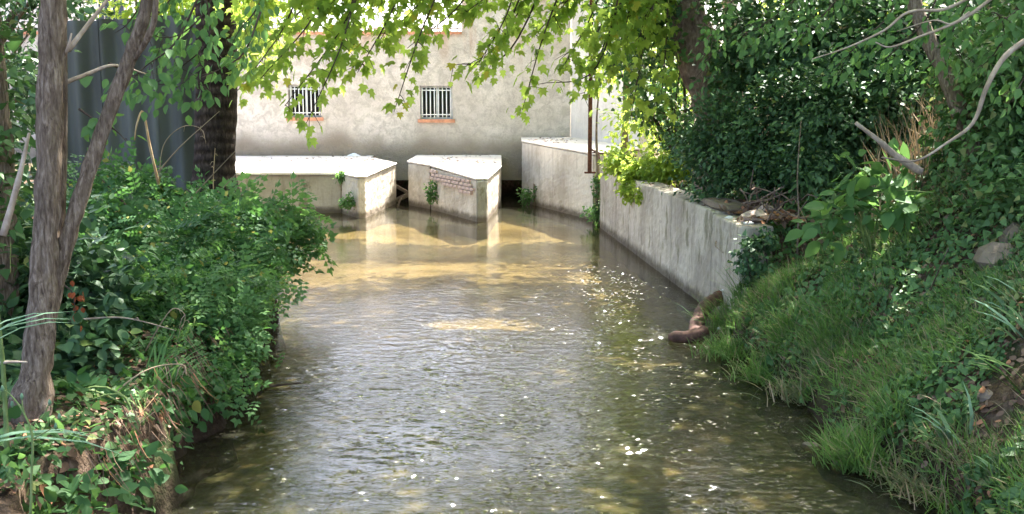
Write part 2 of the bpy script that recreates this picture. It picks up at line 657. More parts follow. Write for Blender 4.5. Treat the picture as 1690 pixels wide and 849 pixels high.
def t_pinnate(k=6):
    v, f = [], []
    for i in range(k):
        y = .15 + .75 * i / (k - 1)
        l = .26 * (1 - .25 * abs(i / (k - 1) - .4))
        z = -.18 * (y ** 2)
        for sgn in (-1, 1):
            b = len(v)
            v += [(0, y, z), (sgn * l * .45, y - .06, z + .03), (sgn * l * 1.1, y + .07, z - .03), (sgn * l * .5, y + .15, z + .02)]
            f += [(b, b + 1, b + 2), (b, b + 2, b + 3)]
    b = len(v)
    v += [(0, .88, -.15), (.10, 1.0, -.16), (0, 1.2, -.22), (-.10, 1.0, -.16)]
    f += [(b, b + 1, b + 2), (b, b + 2, b + 3)]
    b = len(v)
    v += [(-.012, 0, 0), (.012, 0, 0), (0, .95, -.17)]
    f += [(b, b + 1, b + 2)]
    return np.array(v, float), np.array(f)


T_PIN = t_pinnate(4)
T_BLADE = (np.array([(-.5, 0, 0), (.5, 0, 0), (-.42, .38, .02), (.42, .38, .02), (-.26, .74, -.06), (.26, .74, -.06), (0, 1, -.2)], float),
           np.array([(0, 1, 3), (0, 3, 2), (2, 3, 5), (2, 5, 4), (4, 5, 6)]))


def unit(a):
    return a / np.maximum(np.linalg.norm(a, axis=-1, keepdims=True), 1e-9)


def frames(axis, up):
    y = unit(axis)
    x = unit(np.cross(y, up) + 1e-6)
    z = np.cross(x, y)
    return np.stack([x, y, z], axis=2)          # columns


def place(tpl, pos, axis, up, size, width=None):
    V0, T0 = tpl
    Rm = frames(axis, up)
    n = len(pos)
    sc = np.stack([size if width is None else width, size, size], 1)
    V = np.einsum('nij,nkj->nki', Rm, V0[None] * sc[:, None, :]) + pos[:, None, :]
    T = T0[None] + (np.arange(n) * len(V0))[:, None, None]
    return V.reshape(-1, 3), T.reshape(-1, 3)


_leafmesh = {}


def leaf_objects(tname, tpl, pos, axis, up, size, m, parent, name="leaf"):
    key = (tname, m.name)
    if key not in _leafmesh:
        _leafmesh[key] = mesh_np("leaf_blade", tpl[0], tpl[1])
        _leafmesh[key].materials.append(m)
    me = _leafmesh[key]
    Rm = frames(axis, up)
    org = ORG[parent.name]
    for i in range(len(pos)):
        o = bpy.data.objects.new(name, me)
        C.objects.link(o)
        o.parent = parent
        A = Matrix([list(Rm[i][0]), list(Rm[i][1]), list(Rm[i][2])]).to_4x4()
        o.matrix_local = Matrix.Translation(Vector(pos[i]) - org) @ A @ Matrix.Scale(float(size[i]), 4)


def inview(pos):
    """fraction-of-frame test with a little margin, to pick the largest leaves in the picture"""
    p = pos - np.array([0, 0, H])
    dep = p[:, 1] * math.cos(P) - p[:, 2] * math.sin(P)
    upc = p[:, 1] * math.sin(P) + p[:, 2] * math.cos(P)
    x = 845 + F * p[:, 0] / np.maximum(dep, .1)
    y = 424.5 - F * upc / np.maximum(dep, .1)
    return (dep > .3) & (x > -10) & (x < 1700) & (y > -10) & (y < 860), dep


def foliage(parent, tname, tpl, pos, axis, up, size, m, single=0, mass='foliage', kind=None):
    pos, axis, up, size = (np.asarray(a, float) for a in (pos, axis, up, size))
    if single:
        vis, dep = inview(pos)
        score = np.where(vis, size / dep, 0)
        order = np.argsort(-score)
        sel = order[:single]
        sel = sel[score[sel] > 0]
        leaf_objects(tname, tpl, pos[sel], axis[sel], up[sel], size[sel], m, parent)
        keep = np.ones(len(pos), bool)
        keep[sel] = False
        pos, axis, up, size = pos[keep], axis[keep], up[keep], size[keep]
    if len(pos):
        V, T = place(tpl, pos, axis, up, size)
        o = link(mass, mesh_np(mass, V - np.array(ORG[parent.name]), T), m, parent)
        if single or kind:
            o['kind'] = 'stuff'
        return o


def blob_leaves(blobs, n, size, sub=.16, clumps=40, droop=.3, keep=None, r=rng):
    """leaves in uneven sub-clumps inside ellipsoids: blobs = [(centre, (rx,ry,rz))], n leaves in all"""
    vol = np.array([b[1][0] * b[1][1] * b[1][2] for b in blobs]) ** .67
    share = np.maximum(1, (vol / vol.sum() * n)).astype(int)
    out_p, out_d = [], []
    for (c, rad), k in zip(blobs, share):
        nc = max(3, clumps)
        d = unit(r.normal(size=(nc, 3)))
        cc = d * (r.random((nc, 1)) ** .45)
        which = r.integers(0, nc, k)
        rr = np.array(rad)
        p = cc[which] * rr + r.normal(size=(k, 3)) * sub * (.5 + r.random((k, 1)))
        out_p.append(p + np.array(c))
        out_d.append(unit(cc[which] * rr + r.normal(size=(k, 3)) * .35 * rr.mean()))
    p = np.concatenate(out_p)
    d = np.concatenate(out_d)
    if keep is not None:
        ok = keep(p)
        p, d = p[ok], d[ok]
    k = len(p)
    ax = unit(d + r.normal(size=(k, 3)) * .55 - np.array([0, 0, droop]))
    up = unit(np.array([0, 0, 1.0]) + d * .7 + r.normal(size=(k, 3)) * .45)
    sz = size * (.65 + .7 * r.random(k))
    return p, ax, up, sz


# ------------------------------------------------------------------ terrain
XL = [(-3, -1.9), (5, -1.93), (7, -2.08), (9.8, -2.4), (13.8, -3.3), (17, -4.4), (21, -6.2), (22.3, -8.5), (27, -12)]
XR = [(-3, 2.3), (5.4, 2.28), (7, 2.14), (9.35, 1.95), (10.2, 2.2)]


def interp(tab, y):
    ys = [a for a, _ in tab]
    xs = [b for _, b in tab]
    return np.interp(y, ys, xs)


WA, WB = Vector((1.64, 19.25, 0)), Vector((2.25, 10.06, 0))       # right-hand wall, front face line


def wallx(y):
    return WA.x + (WA.y - y) * (WB.x - WA.x) / (WA.y - WB.y)


def vnoise(x, y, s, o=0.0):
    """cheap smooth 2-D value noise"""
    x = np.asarray(x, float) * s + o * 13.7
    y = np.asarray(y, float) * s + o * 7.3
    xi, yi = np.floor(x), np.floor(y)
    fx, fy = x - xi, y - yi
    fx, fy = fx * fx * (3 - 2 * fx), fy * fy * (3 - 2 * fy)

    def h(a, b):
        q = np.sin(a * 127.1 + b * 311.7 + o * 17.0) * 43758.5453
        return q - np.floor(q)
    return (h(xi, yi) * (1 - fx) + h(xi + 1, yi) * fx) * (1 - fy) + (h(xi, yi + 1) * (1 - fx) + h(xi + 1, yi + 1) * fx) * fy


def sm(a, b, t):
    t = np.clip((t - a) / (b - a), 0, 1)
    return t * t * (3 - 2 * t)


def ground_h(x, y):
    x, y = np.asarray(x, float), np.asarray(y, float)
    nz = (vnoise(x, y, 1.1, 1) - .5) * .25 + (vnoise(x, y, 3.3, 2) - .5) * .10
    edge = (vnoise(x * .4, y, 1.6, 3) - .5) * .28 + (vnoise(x * .4, y, 5, 4) - .5) * .10
    xl = interp(XL, y) + edge
    t = xl - x
    left = -.55 + 1.13 * sm(-.12, .16, t) + .42 * sm(.1, 3.2, t) + nz * sm(0, .5, t) + .15 * sm(3, 14, t)
    xr = interp(XR, y) + edge * .7
    xw = np.where(y < 10.05, xr, np.clip(wallx(y), 1.0, 3) + .18)
    t2 = x - xr
    bank = -.55 + .78 * sm(-.12, .18, t2) + .74 * np.clip(t2 - .1, 0, None) + nz * 1.2 * sm(.1, .6, t2)
    bank = np.minimum(bank, 5.0 + nz)
    t3 = x - xw
    bank2 = np.where(t3 < 0, -.6, .98 + .05 * nz + .62 * np.clip(t3 - .35, 0, None) + nz * sm(.5, 1.2, t3))
    bank2 = np.minimum(bank2, 4.6 + nz)
    f = sm(9.9, 10.3, y)
    right = bank * (1 - f) + bank2 * f
    # by the mill yard the ground levels off behind the block
    yard = sm(18.5, 20.5, y) * (x > 1.0)
    right = right * (1 - yard) + np.where(x > 1.9, 1.1 + .35 * np.clip(x - 3.0, 0, 6), -.6) * yard
    mid = .5 * (xl + 2.0)
    g = np.where(x < mid, left, right)
    far = sm(26, 27.5, y)
    g = g * (1 - far) + (.9 + .02 * (y - 27)) * far
    return g


def gz(x, y):
    return float(ground_h(np.array([x]), np.array([y]))[0])


def axisgrid(parts):
    o = []
    for a, b, s in parts:
        o += list(np.arange(a, b, s))
    return np.array(o + [parts[-1][1]])


gx = axisgrid([(-400, -40, 40), (-40, -12, 2), (-12, -5, .3), (-5, -1.2, .06), (-1.2, 1.4, .5), (1.4, 4.5, .06), (4.5, 9, .25), (9, 40, 2), (40, 400, 40)])
gy = axisgrid([(-400, -20, 40), (-20, 2, 1.2), (2, 11, .08), (11, 22, .18), (22, 30, .5), (30, 60, 5), (60, 700, 40)])
X, Y = np.meshgrid(gx, gy)
Z = ground_h(X, Y)
nx, ny = len(gx), len(gy)
idx = np.arange(nx * ny).reshape(ny, nx)
Q = np.stack([idx[:-1, :-1], idx[:-1, 1:], idx[1:, 1:], idx[1:, :-1]], -1).reshape(-1, 4)
# rough, overhanging earth faces: push steep bank points sideways a little
jx = (vnoise(X * 3, Z * 5 + Y * 3, 1.5, 5) - .5) * .10 * ((Z > -.4) & (Z < .9) & (np.abs(X) < 5))
ground = link("ground", mesh_np("ground", np.stack([X + jx, Y, Z], -1).reshape(-1, 3), Q, True), M['earth'])
finish(ground, kind='structure')

bx_ = np.arange(-13, 3.2, .12)
by_ = np.arange(-4, 27.2, .12)
X, Y = np.meshgrid(bx_, by_)
Z = -.30 + (vnoise(X, Y, .5, 8) - .5) * .22 + (vnoise(X, Y, 2, 9) - .5) * .06
# gravel bar rising where the stream runs out on the right
Z += .16 * np.exp(-(((X - 1.5) / .7) ** 2 + ((Y - 9.0) / 1.2) ** 2))
nx, ny = len(bx_), len(by_)
idx = np.arange(nx * ny).reshape(ny, nx)
Q = np.stack([idx[:-1, :-1], idx[:-1, 1:], idx[1:, 1:], idx[1:, :-1]], -1).reshape(-1, 4)
finish(link("stream_bed", mesh_np("stream_bed", np.stack([X, Y, Z], -1).reshape(-1, 3), Q, True), M['bed']), kind='structure')
# water: real ripples, lively over the shallow near reach and nearly still in the pool by the mill
wx_ = axisgrid([(-13, -4, .4), (-4, 2.6, .021), (2.6, 3.2, .2)])
wy_ = axisgrid([(-4, 3.6, .2), (3.6, 9, .014), (9, 15, .025), (15, 27.1, .1)])
X, Y = np.meshgrid(wx_, wy_)
amp = (1 - sm(8.0, 16.5, Y)) * .95 + .05
pat = .18 + 1.25 * sm(.35, .75, .6 * vnoise(X, Y * .5, .9, 41) + .4 * vnoise(X, Y * .6, 2.6, 42))
rip = np.zeros_like(X)
rr_ = np.random.default_rng(5)
for k in range(26):
    lam = .045 * (1.058 ** k)
    th_ = rr_.normal(1.45, .55)
    kx, ky = math.cos(th_) * 2 * math.pi / lam, math.sin(th_) * 2 * math.pi / lam
    ph = 3.5 * vnoise(X, Y, .9, 50 + k) + rr_.uniform(0, 6)
    rip += np.sin(X * kx + Y * ky + ph) * lam * .0052 * WAVE
rip = rip * (.45 + 1.1 * vnoise(X, Y, 3.5, 77)) + (vnoise(X, Y * 1.6, 9, 91) - .5) * .009 * WAVE + (vnoise(X, Y * 1.5, 21, 92) - .5) * .0055 * WAVE
spk = np.exp(-((X + .25 - .02 * Y) / 1.25) ** 2) * (1 - sm(9.5, 13.5, Y)) + np.exp(-((X - 1.35) / .42) ** 2) * (1 - sm(12.5, 14.5, Y))
spk = np.clip(spk, 0, 1) * (.25 + 1.1 * sm(.4, .7, vnoise(X, Y * .6, 1.8, 93)))

Z = rip * amp * pat
nx, ny = len(wx_), len(wy_)
idx = np.arange(nx * ny).reshape(ny, nx)
Q = np.stack([idx[:-1, :-1], idx[:-1, 1:], idx[1:, 1:], idx[1:, :-1]], -1).reshape(-1, 4)
finish(link("water", mesh_np("water", np.stack([X, Y, Z], -1).reshape(-1, 3), Q, True), M['water']), kind='structure')

# ------------------------------------------------------------------ the mill
FY = 26.0
mill = thing("mill_building", "beige rendered mill house with barred windows and terrace railing above the stream", "building", (-5, FY, 0))


def hole(x0, y0, x1, y1):
    a, b = at(x0, y0, FY), at(x1, y1, FY)
    return (a.x, b.x, b.z, a.z)


win = [hole(475, 140, 530, 194), hole(693, 142, 747, 197)]
ZT = at(700, 57, FY).z
XE = at(941, 200, FY).x
XU = at(762, 20, FY).x
opn = [(-5.2, XE - .02, -1, .42)]
xs = sorted({-14.0, XE, XU} | {h[0] for h in win + opn} | {h[1] for h in win + opn})
zs = sorted({-1.0, ZT, 5.5} | {h[2] for h in win + opn} | {h[3] for h in win + opn})
mw = MB()
for i in range(len(xs) - 1):
    for j in range(len(zs) - 1):
        cx, cz = (xs[i] + xs[i + 1]) / 2, (zs[j] + zs[j + 1]) / 2
        if cz > ZT and cx < XU:
            continue
        if any(h[0] < cx < h[1] and h[2] < cz < h[3] for h in win + opn):
            continue
        mw.box((xs[i], FY, zs[j]), (xs[i + 1], FY + .45, zs[j + 1]))
mw.build("wall", M['facade'], mill)
b = MB()
b.box((-14, FY + .45, ZT - .25), (XE, 36, ZT - .05))
b.box((XE - .4, FY + .45, -1), (XE, 36, ZT - .25))
b.box((XU, FY + .45, 5.25), (XE, 36, 5.5))
b.build("terrace_floor", M['pale_wall'], mill)
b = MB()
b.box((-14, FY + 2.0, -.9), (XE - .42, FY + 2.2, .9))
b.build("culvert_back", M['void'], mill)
b = MB()
b.box((-14, FY - .07, ZT), (XU - .003, FY + .35, ZT + .07))
b.build("coping", M['terracotta'], mill)
for k, h in enumerate(win):
    wf = MB()
    x0, x1, z0, z1 = h
    t = .05
    yb = FY + .22
    for bx in (((x0, yb, z0), (x0 + t, yb + .06, z1)), ((x1 - t, yb, z0), (x1, yb + .06, z1)), ((x0 + t, yb, z0), (x1 - t, yb + .06, z0 + t)), ((x0 + t, yb, z1 - t), (x1 - t, yb + .06, z1)),
               (((x0 + x1) / 2 - .02, yb + .003, z0 + t), ((x0 + x1) / 2 + .02, yb + .055, z1 - t))):
        wf.box(*bx)
    fo = wf.build("window", M['white_paint'], mill)
    MB().box((x0 + t, yb + .02, z0 + t), (x1 - t, yb + .03, z1 - t)).build("pane", M['dark_glass'], fo)
    MB().box((x0 - .06, FY - .06, z0 - .085), (x1 + .06, FY + .2, z0 - .001)).build("sill", M['terracotta'], fo)
    nb = 8
    for q in range(nb):
        xx = x0 + (x1 - x0) * (q + .5) / nb
        bar = MB()
        bar.tube([(xx, FY + .07, z0), (xx, FY + .07, z1)], .016, 6)
        bar.build("bar", M['white_paint'], fo)
    for zz in (z0 + .1, z1 - .12):
        MB().box((x0, FY + .063, zz), (x1, FY + .078, zz + .025)).build("crossbar", M['white_paint'], fo)
# terrace railing
rail = MB()
rail.box((-14, FY + .1, ZT + 1.0), (XU - .01, FY + .14, ZT + 1.04))
rail.box((-14, FY + .105, ZT + .14), (XU - .01, FY + .135, ZT + .165))
rl = rail.build("railing", M['rail_iron'], mill)
x = -13.9
bm_ = None
while x < XU - .05:
    o = MB().box((x - .009, FY + .111, ZT + .07), (x + .009, FY + .129, ZT + 1.0))
    if bm_ is None:
        ob = o.build("baluster", M['rail_iron'], rl)
        bm_ = ob
        x_first = x
    else:
        c = bm_.copy()
        c.location = (x - x_first, 0, 0)
        C.objects.link(c)
    x += .165
# side wall right of the mill, its sunlit paleness put into the colour
b = MB()
b.prism([(XE + .01, FY), (2.75, 22.3), (3.05, 22.4), (XE + .31, FY + .12)], .2, [5.3, 5.3, 5.3, 5.3])
o = b.build("side_wall", M['pale_wall'], None, (2.0, 24, 0))
finish(o, "tall pale wall standing behind the high concrete block, right of the mill", "wall")
# light plaster dome at the wall foot
b = MB()
c0 = at(585, 262, FY - .03)
b.tube([c0 + Vector((0, .02, -.30)), c0 + Vector((0, -.02, -.1)), c0 + Vector((0, -.02, .0)), c0 + Vector((0, -.02, .08)), c0 + Vector((0, .0, .12))], [.26, .25, .22, .15, .05], 14, .15)
finish(b.build("plaster_hump", M['white_plaster'], None, tuple(c0)), "small bright white plaster hump at the foot of the mill wall", "plaster hump")


WEAR = bpy.data.textures.new("wear", 'CLOUDS')
WEAR.noise_scale = .11
WEAR.noise_depth = 4
# ------------------------------------------------------------------ concrete blocks in the pool
def soft_prism(name, pts, z0, tops, m, parent, bev=.035, lump=.012, cuts=0):
    b_ = MB().prism(pts, z0, tops)
    o_ = b_.build(name, m, parent)
    mod = o_.modifiers.new("bevel", 'BEVEL')
    mod.width = bev
    mod.segments = 2
    mod.limit_method = 'ANGLE'
    su = o_.modifiers.new("divide", 'SUBSURF')
    su.subdivision_type = 'SIMPLE'
    su.levels = su.render_levels = 5 if name in ('nose', 'body', 'wall_panel', 'abutment') else 4
    dm = o_.modifiers.new("wear", 'DISPLACE')
    dm.texture = WEAR
    dm.texture_coords = 'GLOBAL'
    dm.strength = .030 if lump else 0
    dm.mid_level = .62
    return o_


p = [onz(565, 352), onz(592, 361), onz(604, 360), onz(655, 336)]
lb = thing("sluice_block", "long low beige concrete block with white top, leftmost of the sluice blocks", "concrete block", (p[0].x - 2, 24, 0), "concrete sluice blocks below the mill")
soft_prism("body", [(-11, 22.0), (p[0].x, p[0].y), (p[0].x + .12, 25.9), (-11, 25.9)], -.6, [.82, .80, .98, 1.0], M['concrete_old'], lb)
soft_prism("nose", [(p[0].x + .003, p[0].y - .06), (p[1].x, p[1].y), (p[2].x, p[2].y), (p[3].x, p[3].y), (p[3].x - .95, 25.85), (p[0].x + .13, 25.9)], -.6, [.83, .82, .82, .92, .99, .99], M['concrete'], lb)
soft_prism("top_slab", [(-11, 21.95), (p[0].x, p[0].y - .04), (p[0].x + .12, 25.93), (-11, 25.93)], [.80, .805, .985, 1.0], [.865, .865, 1.04, 1.05], M['pale_wall'], lb, .015)  # top paler than the body: its sunlit white is put into the colour
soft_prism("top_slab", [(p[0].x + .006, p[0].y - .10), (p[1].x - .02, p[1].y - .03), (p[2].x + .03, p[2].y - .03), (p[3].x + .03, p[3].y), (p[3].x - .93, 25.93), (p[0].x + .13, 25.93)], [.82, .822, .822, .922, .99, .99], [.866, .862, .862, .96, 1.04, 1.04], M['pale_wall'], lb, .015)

q = [onz(674, 339), onz(711, 346), onz(788, 367), onz(803, 366), onz(826, 340)]
cb = thing("sluice_block", "wedge-shaped white concrete block with exposed red bricks, middle of the sluice blocks", "concrete block", (q[2].x, 23, 0), "concrete sluice blocks below the mill")
soft_prism("abutment", [(q[0].x, q[0].y), (q[1].x - .01, q[1].y + .02), (q[1].x - .01, 25.9), (q[0].x, 25.9)], -.6, [.98, .95, 1.03, 1.03], M['concrete'], cb)
soft_prism("nose", [(q[1].x, q[1].y), (q[2].x, q[2].y), (q[3].x, q[3].y), (q[4].x, q[4].y), (q[4].x, 25.9), (q[1].x, 25.9)], -.6, [.93, .82, .82, .87, 1.0, 1.0], M['concrete'], cb)
soft_prism("top_slab", [(q[0].x - .02, q[0].y - .02), (q[1].x, q[1].y - .03), (q[2].x - .03, q[2].y - .03), (q[3].x + .03, q[3].y - .03), (q[4].x + .03, q[4].y), (q[4].x, 25.94), (q[0].x, 25.94)], [.985, .945, .822, .822, .872, 1.03, 1.03], [1.03, .99, .865, .865, .92, 1.06, 1.06], M['pale_wall'], cb, .015)  # sunlit white of the top put into the colour
soft_prism("corner_post", [(q[2].x - .015, q[2].y - .045), (q[3].x + .015, q[3].y - .045), (q[3].x + .03, q[3].y + .12), (q[2].x - .03, q[2].y + .12)], -.5, [.819, .819, .819, .819], M['concrete_grey'], cb, .03)
# exposed bricks on the wing facing the stream
d = (q[2] - q[1])
ln = d.length
d.normalize()
nrm = Vector((d.y, -d.x, 0))
if nrm.y > 0:
    nrm = -nrm
bm_ = None
bw, bh = .215, .062
for r_ in range(7):
    z = .90 - .075 * (r_ + 1)
    s0 = .07 + (r_ % 2) * .115
    while s0 + bw < ln - .12:
        zt = .93 - .11 * (s0 / ln)
        low = .62 - .30 * max(0, (s0 / ln - .25)) + rnd.uniform(-.03, .03)
        if z + bh < zt - .03 and z > low:
            c = q[1] + d * (s0 + bw / 2) + Vector((0, 0, z + bh / 2)) + nrm * (rnd.uniform(-.006, .008))
            if bm_ is None:
                hb = MB().box((-bw / 2, -.05, -bh / 2), (bw / 2, .02, bh / 2))
                me = bpy.data.meshes.new("brick")
                me.from_pydata([tuple(v) for v in hb.v], [], hb.f)
                me.materials.append(M['brick'])
                bm_ = me
            o = bpy.data.objects.new("brick", bm_)
            C.objects.link(o)
            o.parent = cb
            o.location = c - ORG[cb.name]
            o.rotation_euler = (0, rnd.uniform(-.02, .02), math.atan2(d.y, d.x))
        s0 += bw + .014

g = [onz(862, 334), onz(897, 341), onz(978, 364)]
rb = thing("sluice_block", "tallest concrete block, streaked white, beside the rusty post", "concrete block", (g[1].x, 23, 0), "concrete sluice blocks below the mill")
soft_prism("body", [(g[0].x, g[0].y), (g[2].x, g[2].y), (2.75, 22.1), (XE + .1, 25.88), (g[0].x, 25.9)], -.6, [1.42, 1.29, 1.33, 1.46, 1.46], M['concrete'], rb, .04)
soft_prism("top_slab", [(g[0].x - .02, g[0].y - .03), (g[2].x + .01, g[2].y - .04), (2.76, 22.05), (XE + .1, 25.92), (g[0].x - .02, 25.93)], [1.425, 1.295, 1.335, 1.465, 1.465], [1.47, 1.34, 1.38, 1.50, 1.50], M['pale_wall'], rb, .015)  # paler top again carries the sunlit look in its colour
gd = (g[2] - g[0]).normalized()
soft_prism("timber_post", [tuple((g[0] + gd * .72 + Vector((.02, -.12, 0))).xy), tuple((g[0] + gd * .82 + Vector((.02, -.12, 0))).xy), tuple((g[0] + gd * .84 + Vector((0, .05, 0))).xy), tuple((g[0] + gd * .70 + Vector((0, .05, 0))).xy)], -.4, [.5] * 4, M['wood'], rb, .01)

# right-hand retaining wall
rw = thing("retaining_wall", "long streaked grey concrete wall along the water, beside the grassy bank", "wall", (2.0, 14.5, 0))
wd = (WB - WA).normalized()
wn = Vector((-wd.y, wd.x, 0))
if wn.x < 0:
    wn = -wn
segs = [0, .33, .66, .88, 1.0]
nseg = 4
for k in range(nseg):
    a = WA + (WB - WA) * segs[k]
    c = WA + (WB - WA) * (segs[k + 1]) - wd * .006
    zt0 = [1.13, 1.12, 1.11, 1.07][k]
    zt1 = [1.12, 1.11, 1.10, 1.06][k]
    th = .34
    soft_prism("wall_panel", [tuple(a.xy), tuple((a + wn * th).xy), tuple((c + wn * th).xy), tuple(c.xy)][::-1], -.6, [zt1, zt1, zt0, zt0], M['wall_old'], rw, .025)
a = WA + (WB - WA) * .0
# coping stone lying near the step of the wall
cs = WA + (WB - WA) * .845 + wn * .22
b = MB()
ang = math.atan2(wd.y, wd.x)
ca, sa = math.cos(ang), math.sin(ang)
pts = [(-.5, -.13), (.1, -.17), (.52, -.1), (.5, .12), (-.05, .17), (-.48, .12)]
b.prism([(cs.x + x_ * ca - y_ * sa, cs.y + x_ * sa + y_ * ca) for x_, y_ in pts], 1.105, [1.17, 1.2, 1.16, 1.17, 1.19, 1.18])
o = b.build("coping_stone", M['stone'], None, (cs.x, cs.y, 1.1))
finish(o, "flat tan stone lying on top of the streaked wall", "stone")
mod = o.modifiers.new("bevel", 'BEVEL')
mod.width = .02

# ------------------------------------------------------------------ iron post with bracket
Yp = 20.2
pt = [at(973, yy, Yp) for yy in (284, 235, 150, 60, -60)]
ip = thing("iron_post", "thin rusty red post with a bracket fixed beside the tallest concrete block", "post", tuple(pt[0]))
b = MB()
b.box((pt[0].x - .038, Yp - .04, pt[0].z), (pt[0].x + .038, Yp + .04, pt[-1].z))
b.build("post", M['rust'], ip)
z = at(973, 284, Yp).z
MB().box((pt[0].x - .1, Yp - .06, z - .03), (pt[0].x + .12, Yp + .06, z + .003)).build("foot", M['rust'], ip)
z = at(973, 252, Yp).z
a = at(985, 252, Yp)
MB().tube([(pt[0].x, Yp, z + .07), (pt[0].x + .16, Yp - .02, z), (pt[0].x + .2, Yp - .02, z - .25)], .022, 6).build("bracket", M['rust'], ip)
MB().tube([(pt[0].x + .05, Yp, z), at(1050, 258, 19.6)], .014, 6).build("rod", M['rust'], ip)

# ------------------------------------------------------------------ metal fence on the left
fl = at(112, 300, 15.0)
fr_ = at(338, 300, 15.0)
mf = thing("metal_fence", "tall fence of grey-blue corrugated metal sheets standing behind the left bank trees", "fence", (fl.x, 15, 1.0))
zt = at(200, 30, 15).z
zb = .7
nsh = 3
wsh = (fr_.x + .15 - (fl.x - .25)) / nsh
for k in range(nsh):
    b = MB()
    x0 = fl.x - .25 + k * wsh
    n_ = 48
    dz = rnd.uniform(-.05, .05)
    line = [(x0 + (wsh + .03) * i / n_, 15 + .055 * math.sin((x0 + (wsh + .03) * i / n_) * 2 * math.pi / .36) + k * .012) for i in range(n_ + 1)]
    for dy in (0, .005):
        base = len(b.v)
        for xa, ya in line:
            b.v += [Vector((xa, ya + dy, zb)), Vector((xa, ya + dy, zt + dz))]
        for i in range(1, n_ + 1):
            f_ = (base + 2 * i - 2, base + 2 * i, base + 2 * i + 1, base + 2 * i - 1)
            b.f.append(f_ if dy == 0 else f_[::-1])
            b.sm.append(True)
    for (xa, ya), (xb, yb) in zip(line, line[1:]):
        b.poly([(xa, ya, zt + dz), (xb, yb, zt + dz), (xb, yb + .005, zt + dz), (xa, ya + .005, zt + dz)])
    b.build("metal_sheet", M['zinc'], mf)
MB().tube([(fl.x - .25, 15.14, zt - .35), (fr_.x + .12, 15.14, zt - .35)], .025, 6).build("rail", M['rail_iron'], mf)
# pale house beyond the fence (bits of wall and a window show over it)
fh = thing("far_house", "pale house with a small window beyond the metal fence", "building", (-14, 36, 1))
MB().box((-17.5, 36, .5), (-10.8, 44, 6.2)).build("wall", M['pale_wall'], fh)
fw = at(185, 12, 36)
fo = MB().box((fw.x - .5, 35.95, fw.z - .5), (fw.x + .5, 35.998, fw.z + .6)).build("window", M['white_paint'], fh)
for s_ in (-1, 1):
    MB().box((fw.x + s_ * .24 - .2, 35.93, fw.z - .42), (fw.x + s_ * .24 + .2, 35.948, fw.z + .52)).build("pane", M['dark_glass'], fo)

def sunlit(pnt):
    """keeps open to the sun: the pool in front of the mill, the block tops and the wall ivy"""
    t = pnt[:, 2] / sd.z
    gx_, gy_ = pnt[:, 0] - sd.x * t, pnt[:, 1] - sd.y * t
    pool = (gy_ > 15.9) & (gy_ < 18.2) & (gx_ > -4.6) & (gx_ < 2.2) & (vnoise(gx_, gy_, .9, 21) > .2)
    pool |= (gy_ > 12) & (gy_ < 16) & (np.abs(gx_) < 3) & (vnoise(gx_ * .6, gy_ * 1.6, 1.4, 23) > .74)
    pool |= (gy_ > 4.5) & (gy_ < 10.5) & (gx_ > 2.5) & (gx_ < 6) & (vnoise(gx_, gy_, 1.3, 24) > .46)
    pool |= (gy_ > 5) & (gy_ < 11) & (gx_ < -2.6) & (gx_ > -5) & (vnoise(gx_, gy_, 1.5, 25) > .68)
    t = (pnt[:, 2] - 1.2) / sd.z
    gx_, gy_ = pnt[:, 0] - sd.x * t, pnt[:, 1] - sd.y * t
    tops = (gy_ > 20.8) & (gx_ < 3)
    ivy_ = (gy_ > 14.5) & (gx_ > 1.4) & (gx_ < 4.5)
    return ~(pool | tops | ivy_)


# ------------------------------------------------------------------ trees on the left
TX = onz(55, 655, .82)
t1 = thing("slender_tree", "grey-barked tree forking low into an upright and a leaning stem, near left bank", "tree", (TX.x, TX.y, .6))
b = MB()
limb(b, [at(40, 720, 5.0), at(62, 600, 5.05), at(72, 470, 5.1), at(80, 300, 5.15), at(84, 120, 5.2), at(90, -80, 5.25), at(96, -420, 5.4)], [.11, .078, .061, .060, .058, .056, .052], 18, .26, 8, 1)
b.build("trunk", M['bark'], t1)
b = MB()
lean = limb(b, [at(50, 640, 5.1), at(84, 500, 5.15), at(125, 350, 5.2), at(172, 210, 5.3), at(215, 90, 5.35), at(248, -20, 5.4), at(290, -300, 5.7)], [.042, .042, .038, .036, .034, .032, .028], 14, .24, 8, 2)
b.build("stem", M['bark'], t1)
b = MB()
limb(b, [at(222, 100, 5.34), at(246, 58, 5.3), at(256, 20, 5.3), at(258, -60, 5.3)], [.010, .018, .016, .014], 8, .1)
b.build("side_stem", M['bark'], t1)
b = MB()
limb(b, [at(98, 480, 5.2), at(104, 250, 5.3), at(104, 60, 5.3), at(98, -60, 5.3)], [.02, .022, .02, .02], 8, .1)
b.build("side_stem", M['bark'], t1)
b = MB()
limb(b, [at(112, 84, 5.3), at(150, 35, 5.4), at(185, -10, 5.5)], [.014, .011, .008], 6, .1)
b.build("twig", M['pale_twig'], t1)
b = MB()
limb(b, [at(100, 105, 5.3), at(112, 80, 5.2), at(118, 55, 5.2)], [.006, .008, .004], 6, .1)
b.build("twig", M['pale_twig'], t1)
b = MB()
limb(b, [at(95, 142, 5.3), at(150, 120, 5.5), at(190, 108, 5.6), at(240, 122, 5.9)], [.012, .010, .008, .004], 6, .1)
b.build("twig", M['pale_twig'], t1)
b = MB()
limb(b, [at(5, 390, 5.4), at(30, 300, 5.5), at(48, 220, 5.6)], [.02, .016, .008], 6, .1)
b.build("twig", M['pale_twig'], t1)


